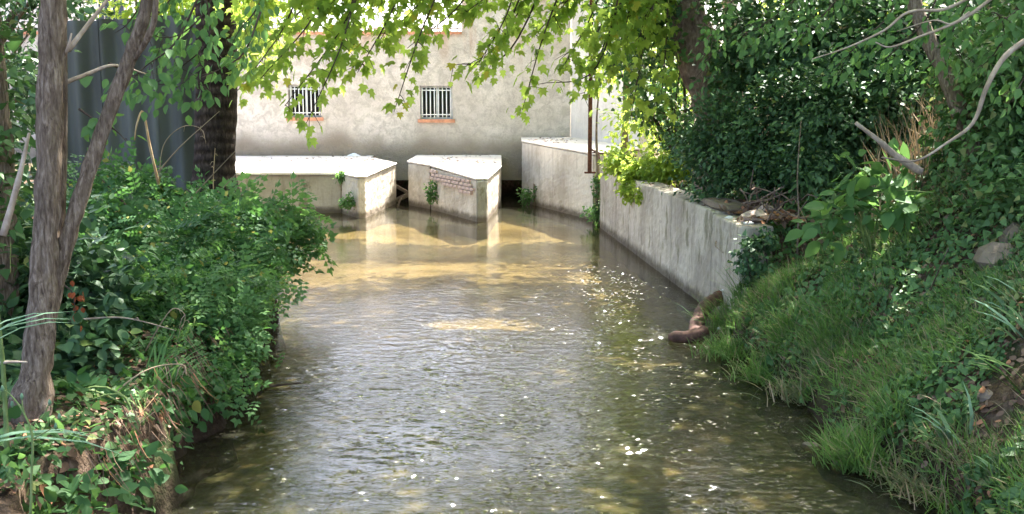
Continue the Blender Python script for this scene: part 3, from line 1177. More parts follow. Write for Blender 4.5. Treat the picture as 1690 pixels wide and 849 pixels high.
def spray(owner, pts, n, size, r=rng, rad=.010, spread=.14, droop=.5, sidetwigs=True):
    """a leafy twig along pts; returns leaf arrays"""
    mb = MB()
    path, _ = smooth_path(pts, [1] * len(pts), 6)
    m_ = len(path)
    rr = [rad * (1 - .75 * i / (m_ - 1)) for i in range(m_)]
    mb.tube(path, rr, 5, 0)
    A = np.array([tuple(p_) for p_ in path])
    t = r.random(n) ** .75 * (m_ - 1.001)
    i = t.astype(int)
    base = A[i] + (A[i + 1] - A[i]) * (t - i)[:, None]
    tang = unit(A[i + 1] - A[i])
    off = unit(r.normal(size=(n, 3))) * spread * (.25 + r.random((n, 1))) * (.4 + .6 * (t / m_))[:, None]
    off[:, 2] -= spread * .25
    pos = base + off
    ax = unit(tang * .5 + unit(off) * .8 + r.normal(size=(n, 3)) * .3 - np.array([0, 0, droop]))
    up = unit(np.array([0, 0, 1.]) + r.normal(size=(n, 3)) * .5 - np.array([0, .35, 0]))
    sz = size * (.6 + .75 * r.random(n))
    if sidetwigs:
        for k in range(0, n, 6):
            mb.tube([Vector(base[k]), Vector((base[k] + pos[k]) / 2 + np.array([0, 0, .01])), Vector(pos[k])], [rad * .35, rad * .28, rad * .2], 4, 0, cap=False)
    mb.build("branch", M['twig'], owner)
    return pos, ax, up, sz


def cat(L_):
    return [np.concatenate([l[i] for l in L_]) for i in range(4)]


b = MB()
Ls = []
for a_ in [((335, -30, 7.0), (345, 60, 7.0), (300, 110, 7.0), (235, 150, 6.9), 34), ((430, 20, 7.4), (400, 90, 7.3), (340, 125, 7.1), (290, 145, 7), 34),
           ((330, -10, 6.6), (290, 70, 6.6), (240, 110, 6.5), (210, 140, 6.4), 28), ((360, -20, 7.4), (330, 30, 7.3), (290, 60, 7.2), (240, 60, 7.2), 34),
           ((130, 180, 6), (160, 200, 6), (190, 215, 6), (210, 235, 6), 10), ((250, -40, 7.6), (230, 10, 7.6), (210, 40, 7.5), (190, 55, 7.5), 14),
           ((450, -40, 7.8), (420, 20, 7.7), (395, 50, 7.6), (370, 100, 7.6), 26), ((300, -40, 7.5), (280, 0, 7.4), (262, 20, 7.4), (235, 35, 7.3), 26),
           ((180, 105, 5.7), (200, 115, 5.8), (215, 130, 5.8), (200, 150, 5.8), 7)]:
    Ls.append(spray(t1, [at(*q_) for q_ in a_[:4]], int(a_[4] * 2.3), .068, spread=.17, rad=.008))
foliage(t1, 'ovate', T_OVATE, *cat(Ls), M['mid'], single=220)
# crown of this tree, above the frame
cr = blob_leaves([((-2.4, 5.6, 6.4), (1.6, 1.6, 1.0)), ((-1.4, 6.2, 7.4), (1.4, 1.4, 1.0)), ((-3.6, 6.0, 7.2), (1.4, 1.4, 1.0)), ((-4.6, 8.5, 7.4), (1.8, 2.2, 1.1))], 5000, .14, .2, 30, .3, sunlit)
foliage(t1, 'kite', T_KITE, *cr, M['mid'], mass='crown', kind=1)
b = MB()
limb(b, [at(96, -420, 5.4), (-2.4, 5.6, 5.2), (-2.6, 5.8, 6.4)], [.06, .05, .02], 8)
limb(b, [(-2.4, 5.6, 5.1), (-3.6, 6.0, 7.0)], [.04, .02], 8)
limb(b, [at(290, -300, 5.7), (-1.6, 6, 5.4), (-1.4, 6.2, 7.2)], [.035, .03, .015], 8)
limb(b, [(-2.4, 5.6, 5.3), (-3.4, 7, 6.2), (-4.6, 8.5, 7.3)], [.04, .03, .015], 8)
b.build("limb", M['bark'], t1)

# palm-like dark trunk
Yq = 13.4
pb = at(357, 335, Yq)
pt_ = thing("palm_tree", "thick dark ringed trunk with a swollen foot beside the metal fence", "tree", (pb.x, Yq, .9))
b = MB()
pp = limb(b, [at(360, 372, Yq), at(358, 340, Yq), at(354, 308, Yq), at(354, 270, Yq), at(356, 200, Yq), at(357, 100, Yq), at(356, -40, Yq), at(356, -400, Yq), (pb.x, Yq, 8)], [.40, .38, .30, .26, .26, .255, .25, .25, .22], 20, .05, 8)
b.build("trunk", M['bark_dark'], pt_)
fr = []
frv, frt = [], []
off = 0
for k in range(26):
    a = 2 * math.pi * k / 26 + rnd.uniform(-.1, .1)
    e = rnd.uniform(-.2, .9)
    l_ = rnd.uniform(2.0, 2.6)
    prev = Vector((pb.x, Yq, 8.0))
    pts = [prev]
    for i in range(1, 9):
        t = i / 8
        pts.append(Vector((pb.x + math.cos(a) * l_ * t, Yq + math.sin(a) * l_ * t, 8.0 + e * l_ * t - 1.3 * t * t * l_ * .6)))
    A = np.array([tuple(p_) for p_ in pts])
    n_ = 60
    t = np.linspace(.6, 7.9, n_)
    i = t.astype(int)
    i = np.minimum(i, 7)
    base = A[i] + (A[i + 1] - A[i]) * (t - i)[:, None]
    tg = unit(A[i + 1] - A[i])
    side = unit(np.cross(tg, np.array([0, 0, 1.])))
    sg = np.where(np.arange(n_) % 2 == 0, 1, -1)[:, None]
    fr.append((base, unit(tg * .6 + side * sg - np.array([0, 0, .35])), np.tile([0, 0, 1.], (n_, 1)), np.full(n_, .55) * (1 - .05 * t)))
bp, ba, bu, bs_ = cat(fr)
V, T = place(T_BLADE, bp, ba, bu, bs_, bs_ * .07)
o = link("crown", mesh_np("crown", V - np.array(ORG[pt_.name]), T), M['palm'], pt_)
o['kind'] = 'stuff'

# ivy-covered trunk at the far left edge
iv = thing("ivy_clad_tree", "tree trunk smothered in dark ivy at the far left edge", "tree", (-3.3, 6.3, .8))
b = MB()
limb(b, [(-3.35, 6.4, .5), (-3.3, 6.4, 2), (-3.35, 6.4, 4), (-3.4, 6.5, 7)], [.22, .2, .19, .15], 12, .1)
b.build("trunk", M['bark'], iv)
bl = [((-3.30 - .12 * (i % 2), 6.3, .6 + i * .42), (.42, .42, .34)) for i in range(12)] + [((-3.6, 5.4, 1.2), (.5, .5, .5)), ((-3.9, 6, 2.6), (.7, .6, 1.5)), ((-3.9, 6, 4.6), (.8, .6, 1.2))]
foliage(iv, 'ivy', T_IVY, *blob_leaves(bl, 9000, .075, .10, 60), M['ivy'], single=260, mass='ivy_foliage')
cr = blob_leaves([((-3.6, 6.6, 7.2), (1.3, 1.5, 1.0)), ((-5, 8, 6.4), (1.8, 2, 1.4)), ((-6.2, 10.5, 6.2), (1.8, 2, 1.2))], 4500, .13, .2, 30)
foliage(iv, 'kite', T_KITE, *cr, M['evergreen'], mass='crown', kind=1)

# ------------------------------------------------------------------ shrubs
def shrub(name, label, cat_, base, blobs, n, size, tpl, tname, m, single=0, clumps=45, sub=.10, stems=6, droop=.3, bark_='twig', group=None, keep=None):
    t = thing(name, label, cat_, base, group)
    b_ = MB()
    B = Vector(base)
    for i in range(stems):
        c, rad = blobs[i % len(blobs)]
        e = Vector(c) + Vector((rnd.uniform(-.6, .6) * rad[0], rnd.uniform(-.6, .6) * rad[1], rnd.uniform(-.2, .7) * rad[2]))
        md = (B + e) / 2 + Vector((rnd.uniform(-.1, .1), rnd.uniform(-.1, .1), .08))
        r0 = max(.006, .018 * (e - B).length)
        limb(b_, [B + Vector((rnd.uniform(-.05, .05), rnd.uniform(-.05, .05), -.08)), md, e], [r0, r0 * .7, r0 * .25], 5, .1, 4)
    b_.build("stem", M[bark_], t)
    foliage(t, tname, tpl, *blob_leaves(blobs, n, size, sub, clumps, droop, keep), M[m], single=single)
    return t


def blob(px, py, Y, rx, ry, rz):
    """an ellipsoid of leaves centred where the photo shows it"""
    return (tuple(at(px, py, Y)), (rx, ry, rz))


# left bank, from near to far
shrub("bramble_bush", "dense dark green bramble bulging over the water from the near left bank", "bush", (-2.5, 7.6, .75),
      [blob(310, 520, 7.6, .46, .5, .28), blob(365, 580, 7.2, .20, .4, .22), blob(265, 470, 7.8, .5, .5, .25), blob(380, 500, 8.0, .28, .4, .24), blob(335, 635, 6.9, .2, .3, .16), blob(215, 540, 7.2, .42, .4, .28)],
      4300, .058, T_OVATE, 'ovate', 'shrub', 290, 75, .08)
shrub("fern_bush", "feathery drooping plant growing through the near bramble above the water", "plant", (-2.4, 7.2, .7),
      [blob(400, 545, 7.4, .22, .35, .26), blob(350, 480, 7.6, .45, .4, .24), blob(370, 620, 6.9, .22, .25, .16), blob(300, 590, 6.7, .30, .25, .22), blob(420, 470, 8.4, .22, .3, .2), blob(240, 500, 7.2, .4, .3, .25)],
      900, .15, T_PIN, 'pin', 'mid', 290, 40, .07, 10, .5, 'green_stem')
shrub("bramble_bush", "broad leafy bush filling the left bank in front of the metal fence", "bush", (-3.3, 9.6, .8),
      [blob(210, 370, 9.6, .75, .6, .34), blob(300, 400, 9.4, .6, .6, .30), blob(170, 330, 10, .5, .5, .40), blob(380, 420, 9.6, .5, .5, .26), blob(250, 440, 9, .7, .5, .28), blob(415, 440, 9.9, .2, .3, .2)],
      1500, .19, T_PIN, 'pin', 'shrub', 290, 60, .09)
shrub("sapling", "young locust sapling with feathery leaves leaning over the water on the left", "plant", (-2.95, 11.0, .65),
      [blob(440, 365, 11, .45, .35, .14), blob(512, 395, 11, .17, .2, .07), blob(400, 385, 11, .4, .4, .2), blob(495, 350, 11.3, .10, .2, .12), blob(430, 405, 10.6, .3, .4, .14), blob(462, 430, 10.8, .10, .2, .08), blob(400, 345, 11.4, .2, .3, .12)],
      520, .27, T_PIN, 'pin', 'mid', 280, 30, .09, 10, .35, 'green_stem')
shrub("elder_bush", "low dark bush at the left edge behind the grey forked tree", "bush", (-3.4, 7.0, .8),
      [blob(60, 420, 7.2, .4, .5, .5), blob(20, 520, 6.6, .4, .4, .4), blob(140, 480, 6.8, .35, .4, .3), blob(120, 580, 6.2, .3, .3, .22), blob(10, 620, 5.9, .35, .4, .2)],
      5000, .085, T_OVATE, 'ovate', 'evergreen', 200, 60, .1)
shrub("hedge_bush", "yellow-green small bush glowing in sunlight at the left water edge", "bush", (-2.75, 10.2, .4),
      [blob(440, 480, 9.8, .10, .2, .10), blob(430, 500, 9.6, .12, .2, .10)], 260, .05, T_OVATE, 'ovate', 'lime', 60, 14, .05, 4)
shrub("weed_clump", "lime green broad-leaved weeds in the bottom corner of the near left bank", "plant", (-2.2, 4.9, .55),
      [blob(60, 800, 4.7, .22, .2, .10), blob(130, 770, 4.9, .2, .2, .09), blob(20, 770, 4.6, .16, .2, .10), blob(110, 835, 4.5, .25, .2, .08)],
      520, .072, T_OVATE, 'ovate', 'mid', 240, 26, .06, 6, .1, 'green_stem')
shrub("weed_clump", "deep green nettle clump on the near left bank below the forked tree", "plant", (-2.0, 5.4, .6),
      [blob(200, 690, 5.6, .24, .25, .14), blob(120, 680, 5.5, .25, .25, .14), blob(270, 660, 6.1, .2, .25, .14), blob(190, 770, 5.1, .2, .2, .10), blob(60, 710, 5.2, .25, .25, .12)],
      1500, .075, T_OVATE, 'ovate', 'shrub', 240, 40, .06, 8, .2, 'green_stem')
shrub("bramble_bush", "small bush at the foot of the thick dark ringed trunk", "bush", (-3.9, 12.4, .85),
      [blob(300, 340, 12.4, .7, .5, .18), blob(390, 350, 12.6, .5, .4, .14), blob(230, 320, 12.2, .5, .5, .25)],
      2200, .08, T_OVATE, 'ovate', 'shrub', 120, 30, .08, 6)
# greenery beyond the fence, sunlit
shrub("garden_tree", "sunlit garden tree showing over the top of the metal fence", "tree", (-7.2, 20, .9),
      [blob(300, 20, 20, 1.5, 1.2, 1.0), blob(240, -30, 20, 1.4, 1.2, 1.2), blob(360, -20, 20, 1.2, 1.2, .9), blob(420, 60, 21.5, .7, .8, .8)],
      5000, .14, T_KITE, 'kite', 'bright', 0, 60, .2, 8, .3, 'bark')
shrub("garden_tree", "dark garden tree behind the left end of the metal fence", "tree", (-11, 19, .9),
      [blob(30, 60, 19, 2.2, 1.5, 2.4), blob(-60, 200, 18, 2.0, 1.5, 2.0), blob(60, -60, 19, 1.5, 1.5, 1.5), blob(110, 110, 19.5, .5, 1, 1)],
      6000, .17, T_KITE, 'kite', 'evergreen', 0, 60, .22, 8, .3, 'bark')

# right bank shrubs
shrub("laurel_bush", "largest dark evergreen bush hanging over the end of the streaked wall", "bush", (3.3, 12.2, 1.5),
      [blob(1230, 230, 12, .75, .6, .50), blob(1330, 200, 11.5, .8, .7, .6), blob(1200, 290, 12.2, .5, .4, .22), blob(1290, 280, 11.4, .6, .5, .28), blob(1400, 180, 11, .7, .7, .6), blob(1180, 230, 12.8, .45, .5, .4), blob(1350, 270, 10.6, .4, .5, .2)],
      20000, .07, T_KITE, 'kite', 'evergreen', 300, 90, .10, 14)
shrub("laurel_bush", "dark leafy bush climbing the upper bank behind the dry branch", "bush", (4.2, 12.5, 2.1),
      [blob(1300, 60, 12.5, 1.0, .8, .8), blob(1420, 60, 12, 1.0, .8, .8), blob(1240, 110, 13, .5, .6, .5), blob(1480, 130, 11.5, .7, .6, .5), blob(1530, 40, 11.5, .9, .8, .8)],
      13000, .085, T_OVATE, 'ovate', 'evergreen', 260, 80, .12, 14)
shrub("bright_bush", "sunlit yellow-green bush growing behind the wall beside the rusty post", "bush", (2.7, 17.3, 1.4),
      [blob(1060, 200, 17.5, .6, .5, .6), blob(1110, 150, 17, .6, .6, .7), blob(1010, 90, 18, .4, .5, .6), blob(1090, 270, 17, .5, .4, .3), blob(1130, 80, 17.5, .6, .5, .6)],
      3000, .08, T_OVATE, 'ovate', 'bright', 150, 60, .14, 10, .4)
shrub("fig_bush", "mid-green airy bush in front of the sunlit yellow-green one behind the wall", "bush", (2.6, 15.6, 1.3),
      [blob(1085, 150, 15.8, .45, .4, .5), blob(1130, 220, 15.2, .3, .35, .35), blob(1040, 90, 16.2, .35, .35, .4), blob(1130, 100, 15.4, .3, .3, .4)],
      2200, .085, T_OVATE, 'ovate', 'ivy', 150, 34, .12, 10, .4)
shrub("ivy_clump", "bright green ivy spilling over the top of the wall", "ivy", (2.0, 17.0, 1.15),
      [blob(1022, 268, 17.0, .28, .4, .20), blob(1052, 290, 16.0, .26, .3, .22), blob(1085, 280, 15.8, .35, .35, .20), blob(1040, 312, 15.9, .13, .2, .16), blob(1120, 275, 15.4, .35, .3, .16), blob(1055, 322, 15.2, .07, .1, .08)],
      3600, .08, T_IVY, 'ivy', 'bright', 280, 40, .06, 6, .8)
for (bx, by, Yb, rx, rz, lab) in [(566, 290, 21.7, .10, .10, "small green weed rooted in the top corner of the long low block"), (576, 332, 21.0, .16, .16, "leafy weed growing at the waterline of the long low block"),
                                  (713, 318, 22.3, .10, .22, "tall thin weed in the crack of the brick-faced block"), (872, 322, 23.6, .22, .20, "dense fern-like weed between the brick-faced block and the tallest block"),
                                  (984, 355, 19.4, .20, .17, "ivy tuft at the waterline where the tallest block meets the wall")]:
    shrub("weed", lab, "plant", tuple(at(bx, by + 8, Yb)), [blob(bx, by, Yb, rx, .10, rz)], 240, .065, T_OVATE, 'ovate', 'mid', 60 if bx < 900 else 100, 16, .05, 4, .2, 'green_stem', 'weeds growing on the sluice blocks')
shrub("ivy_clump", "dark ivy climbing over the near corner of the streaked wall", "ivy", (2.45, 9.95, .3),
      [blob(1235, 420, 9.85, .12, .10, .16), blob(1255, 450, 9.8, .12, .10, .12), blob(1262, 395, 9.9, .08, .10, .10)],
      700, .055, T_IVY, 'ivy', 'evergreen', 200, 30, .04, 5, .5)
# thin ivy stem in the joint
iv2 = thing("ivy_vine", "thin ivy-covered stem hanging in the joint between block and wall", "vine", tuple(at(986, 300, 19.5)))
b = MB()
limb(b, [at(988, 150, 19.6), at(984, 220, 19.5), at(987, 290, 19.4), at(984, 360, 19.4)], [.015, .02, .035, .045], 6, .2)
b.build("stem", M['bark'], iv2)
bl = [(tuple(at(986, yy, 19.35)), (.05, .05, .10)) for yy in (300, 318, 336, 350)]
foliage(iv2, 'ivy', T_IVY, *blob_leaves(bl, 260, .06, .03, 12, .8), M['ivy'], single=100)
b = MB()
limb(b, [at(1036, 30, 18.5), at(1034, 120, 18.4), at(1032, 200, 18.4), at(1030, 262, 18.4)], [.05, .055, .06, .07], 8, .1)
o = b.build("young_tree", M['bark'], None, tuple(at(1030, 262, 18.4)))
finish(o, "slim shaded tree trunk rising behind the wall next to the rusty post", "tree")

# low ivy and broad leaves on the right bank slope
shrub("broadleaf_plant", "pale broad-leaved plant under the broken branch on the slope", "plant", (3.05, 8.6, 1.05),
      [blob(1440, 290, 8.6, .28, .25, .10), blob(1400, 330, 8.5, .25, .25, .12), blob(1470, 340, 8.3, .25, .25, .12), blob(1380, 370, 8.6, .2, .2, .12)],
      200, .14, T_OVATE, 'ovate', 'mid', 160, 24, .07, 8, .1, 'green_stem')
shrub("hanging_vine", "leafy vine wall covering the right edge of the frame above the bank", "vine", (4.4, 8.2, 2.2),
      [blob(1660, 200, 8.4, .5, .5, .6), blob(1700, 100, 8.2, .5, .5, .6), blob(1620, 120, 9.2, .5, .5, .6), blob(1680, 330, 7.6, .35, .35, .35), blob(1580, 230, 9.2, .3, .3, .3)],
      7000, .065, T_IVY, 'ivy', 'ivy', 250, 90, .09, 8, .6)

# ------------------------------------------------------------------ plane tree on the right, limbs over the stream
tb = at(1185, 330, 14.2)
pl = thing("plane_tree", "large tree with a pinkish leaning trunk whose leafy limbs hang over the stream", "tree", (2.8, 14.2, 1.2))
b = MB()
limb(b, [(2.95, 14.2, .9), at(1190, 190, 14.2), at(1160, 110, 14.2), at(1130, 20, 14.2), at(1118, -60, 14.2), (2.1, 14.1, 5.6), (2.2, 14, 8)], [.42, .36, .30, .28, .27, .25, .15], 18, .14, 7)
b.build("trunk", M['bark_warm'], pl)
LY = 12.4
limb_pts = [(2.15, 14.1, 4.6), at(1060, -95, 13.3), at(900, -110, 12.7), at(700, -105, 12.3), at(520, -110, 12.2), at(380, -120, 12.4)]
b = MB()
lp = limb(b, limb_pts, [.16, .12, .10, .08, .06, .04], 10, .12, 6)
limb(b, [(2.2, 14.1, 5.2), (3.0, 12, 6.2), (2.6, 8, 6.8), (1.5, 5, 7.2)], [.15, .12, .08, .04], 8, .1)
limb(b, [(2.2, 14.1, 5.6), (.5, 13, 7.0), (-2.5, 11.5, 7.4), (-4.5, 10.5, 7.6)], [.15, .12, .08, .04], 8, .1)
limb(b, [(2.2, 14.1, 6), (3.6, 13.4, 7.4), (5.5, 12.5, 7.8)], [.14, .1, .05], 8, .1)
b.build("limb", M['bark_warm'], pl)
b = MB()
Ls = []


def S_(x0, x1, y1, Y_, n, x_m=None, y_m=None, size=.105, spread=.21):
    st = min(lp, key=lambda v: abs((v.x / v.y) * F + 845 - x0))
    xm = x_m if x_m is not None else x0 * .55 + x1 * .45
    ym = y_m if y_m is not None else (-90) * .3 + y1 * .45 - 5
    Ls.append(spray(pl, [st, at(xm, ym, (st.y + Y_) / 2), at(x1, y1, Y_)], int(n * 1.75), size, spread=spread, rad=.016))


for a_ in [(540, 392, 150, 12, 60), (500, 385, 60, 12.6, 45), (470, 400, 100, 13.2, 45), (590, 430, 130, 11.6, 60), (560, 455, 60, 12.6, 45), (640, 470, 175, 11.6, 40), (620, 505, 205, 11.2, 34),
           (600, 545, 130, 12.0, 50), (650, 560, 60, 12.4, 45), (690, 590, 120, 11.8, 48), (700, 625, 70, 12.4, 45), (650, 480, 20, 12.6, 50), (600, 520, 40, 12.0, 50), (740, 660, 40, 12.2, 45),
           (760, 650, 185, 11.4, 34, 700, 40), (800, 672, 80, 12, 26, 765, 0), (840, 720, 20, 12.6, 45), (880, 790, 105, 12.0, 50), (900, 830, 60, 12.6, 50), (860, 770, 20, 12.2, 45),
           (930, 745, 108, 12.2, 22, 840, 85), (960, 862, 182, 12.6, 26, 900, 50), (990, 880, 60, 12.9, 55), (1010, 905, 20, 13.0, 55), (1020, 930, 110, 13.1, 50), (1040, 885, 140, 13.3, 18, 985, 110), (1050, 960, 165, 13.3, 55),
           (1050, 975, 70, 13.4, 60), (1060, 1010, 120, 13.5, 60), (1080, 1010, 30, 13.2, 60), (1090, 1050, 80, 13.5, 60), (1095, 1075, 20, 13.2, 60), (1095, 1090, 170, 13.4, 55, 1100, 60), (1090, 1040, 200, 13.6, 40, 1060, 90),
           (420, 392, 10, 12.8, 45), (450, 430, 5, 12.2, 45), (800, 700, -20, 12.2, 40), (950, 850, -20, 12.6, 50), (560, 500, -20, 12.2, 40), (680, 610, -10, 12.2, 40)]:
    S_(*a_[:5], *(a_[5:] if len(a_) > 5 else ()))
# two bare dark twigs seen against the wall
S_(900, 812, 108, 12.4, 3, 840, 40)
foliage(pl, 'lobed', T_LOBED, *cat(Ls), M['plane_leaf'], single=300)


blobs = []  # crown above the view, its clumps placed for the shade they cast
for (x_, y_, z_, r_) in [(-4.5, 10.5, 8.0, 1.8), (-2.5, 11.5, 7.6, 1.7), (-.5, 12.5, 7.6, 1.6), (1.2, 13.2, 7.4, 1.6), (2.5, 8, 7.6, 1.9), (1.2, 5, 7.8, 1.8), (5.5, 12.3, 8.2, 2.0), (3.6, 13.4, 8.2, 1.8), (3.4, 10.5, 7.6, 1.6), (-.5, 8.5, 8.4, 1.8), (-2.2, 16, 7.8, 1.5), (4.8, 7, 7.4, 1.8), (2.2, 14, 9, 1.9), (-1.0, 3, 8.0, 1.6), (2.5, 2, 7.8, 1.6), (-.8, 16.5, 7.8, 1.5), (1.2, 16.8, 7.9, 1.5), (3.0, 16.2, 8.0, 1.6), (4.6, 16.0, 8.0, 1.5), (-2.5, 14, 7.9, 1.6), (.5, 14.8, 8.2, 1.5), (.8, 10.4, 7.8, 1.5), (-1.6, 9.8, 8.0, 1.4), (-1.5, 18.6, 8, 1.2), (.3, 18.7, 8, 1.2), (2.0, 18.6, 8, 1.2), (3.8, 18.5, 8, 1.3)]:
    blobs.append(((x_, y_, z_), (r_, r_, r_ * .55)))
foliage(pl, 'kite', T_KITE, *blob_leaves(blobs, 44000, .20, .34, 44, .3, sunlit), M['plane_leaf'], mass='crown', kind=1)

bl = [blob(1070, 30, 14.4, .5, .4, .5), blob(1010, 20, 15, .4, .4, .3), blob(1105, 80, 13.9, .10, .2, .3), blob(1205, 30, 13.4, .3, .3, .5), blob(1060, 110, 14.6, .25, .3, .25), blob(1210, 120, 13.4, .3, .3, .4), blob(1130, -20, 14, .5, .5, .4)]
foliage(pl, 'ivy', T_IVY, *blob_leaves(bl, 3600, .085, .10, 40, .5), M['ivy'], mass='trunk_ivy', kind=1)

# near tree at top right: leafy boughs and bare twigs
nr = thing("walnut_tree", "tree on the upper right bank with leafy boughs and long bare pale twigs", "tree", (4.7, 8.6, 2.4))
b = MB()
limb(b, [at(1622, 262, 8.8), at(1590, 200, 8.8), at(1560, 120, 8.9), at(1530, 60, 9), at(1500, -60, 9.1), (3.3, 9.2, 5.5), (3.2, 9, 7.5)], [.10, .075, .07, .065, .065, .06, .04], 10, .12)
b.build("trunk", M['bark'], nr)
b = MB()
limb(b, [at(1720, 50, 6.6), at(1660, 92, 6.6), at(1628, 145, 6.5), at(1606, 203, 6.5), at(1560, 238, 6.5), at(1510, 266, 6.5), at(1455, 260, 6.5)], [.020, .018, .015, .012, .0085, .007, .005], 8, .12)
b.build("twig", M['pale_twig'], nr)
b = MB()
limb(b, [at(1640, -5, 6.8), at(1600, 25, 6.8), at(1560, 45, 6.8), at(1520, 60, 6.8), at(1470, 78, 6.8), at(1445, 70, 6.8)], [.012, .011, .010, .008, .006, .004], 7, .1)
b.build("twig", M['pale_twig'], nr)
b = MB()
limb(b, [at(1620, -15, 7), at(1560, 15, 7), at(1500, 20, 7), at(1460, 50, 7), at(1400, 78, 7), at(1340, 98, 7)], [.012, .011, .01, .008, .006, .003], 7, .1)
b.build("twig", M['pale_twig'], nr)
b = MB()
limb(b, [at(1600, 20, 6.8), at(1570, 40, 6.8), at(1540, 34, 6.8), at(1480, 52, 7)], [.008, .007, .005, .003], 6, .1)
b.build("twig", M['pale_twig'], nr)
b = MB()
Ls = []
for a_ in [((1500, -60, 8.6), (1470, 20, 8.4), (1420, 70, 8.2), (1380, 110, 8.1), 46), ((1420, -60, 8.8), (1380, 0, 8.7), (1340, 40, 8.6), (1290, 60, 8.6), 46), ((1740, -20, 6.8), (1690, 10, 6.8), (1660, 30, 6.8), (1640, 20, 6.8), 40),
           ((1620, -60, 7.4), (1600, 0, 7.4), (1570, 60, 7.4), (1590, 100, 7.4), 50), ((1560, -40, 7.8), (1530, 30, 7.8), (1490, 70, 7.8), (1460, 100, 7.8), 40), ((1700, 20, 7.2), (1660, 60, 7.2), (1640, 90, 7.2), (1620, 110, 7.2), 36),
           ((1340, -60, 9.4), (1310, 0, 9.3), (1260, 40, 9.2), (1220, 60, 9.2), 46), ((1260, -60, 9.8), (1210, 0, 9.8), (1180, 50, 9.8), (1170, 110, 9.8), 30), ((1760, 60, 6.6), (1720, 90, 6.6), (1690, 130, 6.6), (1670, 170, 6.6), 24)]:
    Ls.append(spray(nr, [at(*q_) for q_ in a_[:4]], int(a_[4] * 2.2), .068, spread=.18, rad=.009))
foliage(nr, 'ovate', T_OVATE, *cat(Ls), M['mid'], single=290)
foliage(nr, 'kite', T_KITE, *blob_leaves([((3.4, 9, 7.0), (1.7, 1.7, 1.0)), ((5, 8, 6.4), (1.6, 2, 1.2)), ((5, 5, 6.4), (1.6, 2, 1.2)), ((6, 11, 7), (2, 2, 1.4))], 6000, .16, .2, 40, .3, sunlit), M['mid'], mass='crown', kind=1)

# trees on the upper right bank closing the view, and behind the camera (they shade the banks)
def bg_tree(label, x_, y_, h_, r_, m='evergreen', n=5000, low=.3, name="bank_tree"):
    z0 = gz(x_, y_)
    t = thing(name, label, "tree", (x_, y_, z0))
    b_ = MB()
    limb(b_, [(x_, y_, z0 - .2), (x_ + .1, y_, z0 + h_ * .4), (x_, y_ + .1, z0 + h_ * .85)], [.2, .15, .05], 8, .1)
    b_.build("trunk", M['bark'], t)
    bl_ = []
    for k in range(7):
        a_ = k * 2.4
        zz = z0 + h_ * (low + (1 - low) * (k + .5) / 7)
        rr_ = r_ * (.75 - .3 * k / 7)
        bl_.append(((x_ + math.cos(a_) * rr_ * .5, y_ + math.sin(a_) * rr_ * .5, zz), (rr_, rr_, h_ * .13)))
    foliage(t, 'kite', T_KITE, *blob_leaves(bl_, n, .17, .2, 40, .3, sunlit), M[m], mass='crown', kind=1)


bg_tree("dense dark tree at the top of the right bank", 6.6, 14.0, 6.5, 2.3, low=.05, n=7000)
bg_tree("dark tree high on the bank behind the bare pale twigs", 6.8, 10.0, 6.0, 2.0, low=.05, n=7000)
bg_tree("leafy tree on the bank behind the sunlit bush", 5.6, 17.5, 5.0, 1.9, 'bright', low=.05, n=6000)
bg_tree("tree in the yard beyond the pale side wall", 5.2, 23.5, 6.0, 2.0, 'bright', low=.1, n=5000)

yt = thing("added_shade_tree", "added tree whose unseen high crown shades the pool edge", "tree", (4.6, 22.6, 1.2))  # tree added to cast the shade band in front of the blocks
b = MB()
limb(b, [(4.6, 22.6, 1.0), (4.7, 22.6, 4), (4.2, 22.7, 7), (3.2, 22.8, 8.2)], [.2, .17, .12, .05], 10, .1)
b.build("trunk", M['bark'], yt)
foliage(yt, 'kite', T_KITE, *blob_leaves([((x_, 22.9, 8.0), (1.1, .85, .5)) for x_ in (-2.9, -1.6, -.3, 1.0, 2.3, 3.6, 4.9)], 11000, .18, .2, 40), M['plane_leaf'], mass='crown', kind=1)

# ------------------------------------------------------------------ ground cover, grass, litter
def slope_normals(x_, y_):
    e = .08
    gx_ = (ground_h(x_ + e, y_) - ground_h(x_ - e, y_)) / (2 * e)
    gy_ = (ground_h(x_, y_ + e) - ground_h(x_, y_ - e)) / (2 * e)
    return unit(np.stack([-gx_, -gy_, np.ones_like(gx_)], -1))


def cover(n, xr_, yr_, keep, r=rng):
    x_ = r.uniform(*xr_, n)
    y_ = yr_[0] + (yr_[1] - yr_[0]) * r.random(n) ** 1.5
    ok = keep(x_, y_)
    x_, y_ = x_[ok], y_[ok]
    z_ = ground_h(x_, y_)
    ok = z_ > .03
    x_, y_, z_ = x_[ok], y_[ok], z_[ok]
    return np.stack([x_, y_, z_], -1), np.clip(slope_normals(x_, y_), -1, 1)


def wild(name, label, tpl, m, pts, nr_, size, width=None, lay=.3, lean=0.0, r=rng, lift=.02):
    n_ = len(pts)
    lift = lift * (.2 + 1.6 * r.random((n_, 1)))
    rd = unit(r.normal(size=(n_, 3)))
    if width is None:
        ax = unit(rd - nr_ * (rd * nr_).sum(1)[:, None] + nr_ * lay)
        up = unit(nr_ + r.normal(size=(n_, 3)) * .3)
    else:
        ax = unit(nr_ * .35 + np.array([0, 0, .65]) + rd * lay + np.array([lean, -.12, 0]))
        up = unit(r.normal(size=(n_, 3)) + np.array([-lean, 0, .4]))
    sz = size * (.5 + r.random(n_))
    V_, T_ = place(tpl, pts + nr_ * lift, ax, up, sz, None if width is None else width * (.6 + .8 * r.random(n_)))
    o_ = link(name, mesh_np(name, V_, T_), M[m])
    return finish(o_, label, name.replace('_', ' '), None, 'stuff')


right_keep = lambda x_, y_: (x_ > np.where(y_ < 10.1, interp(XR, y_) + .02, wallx(y_) + .36))
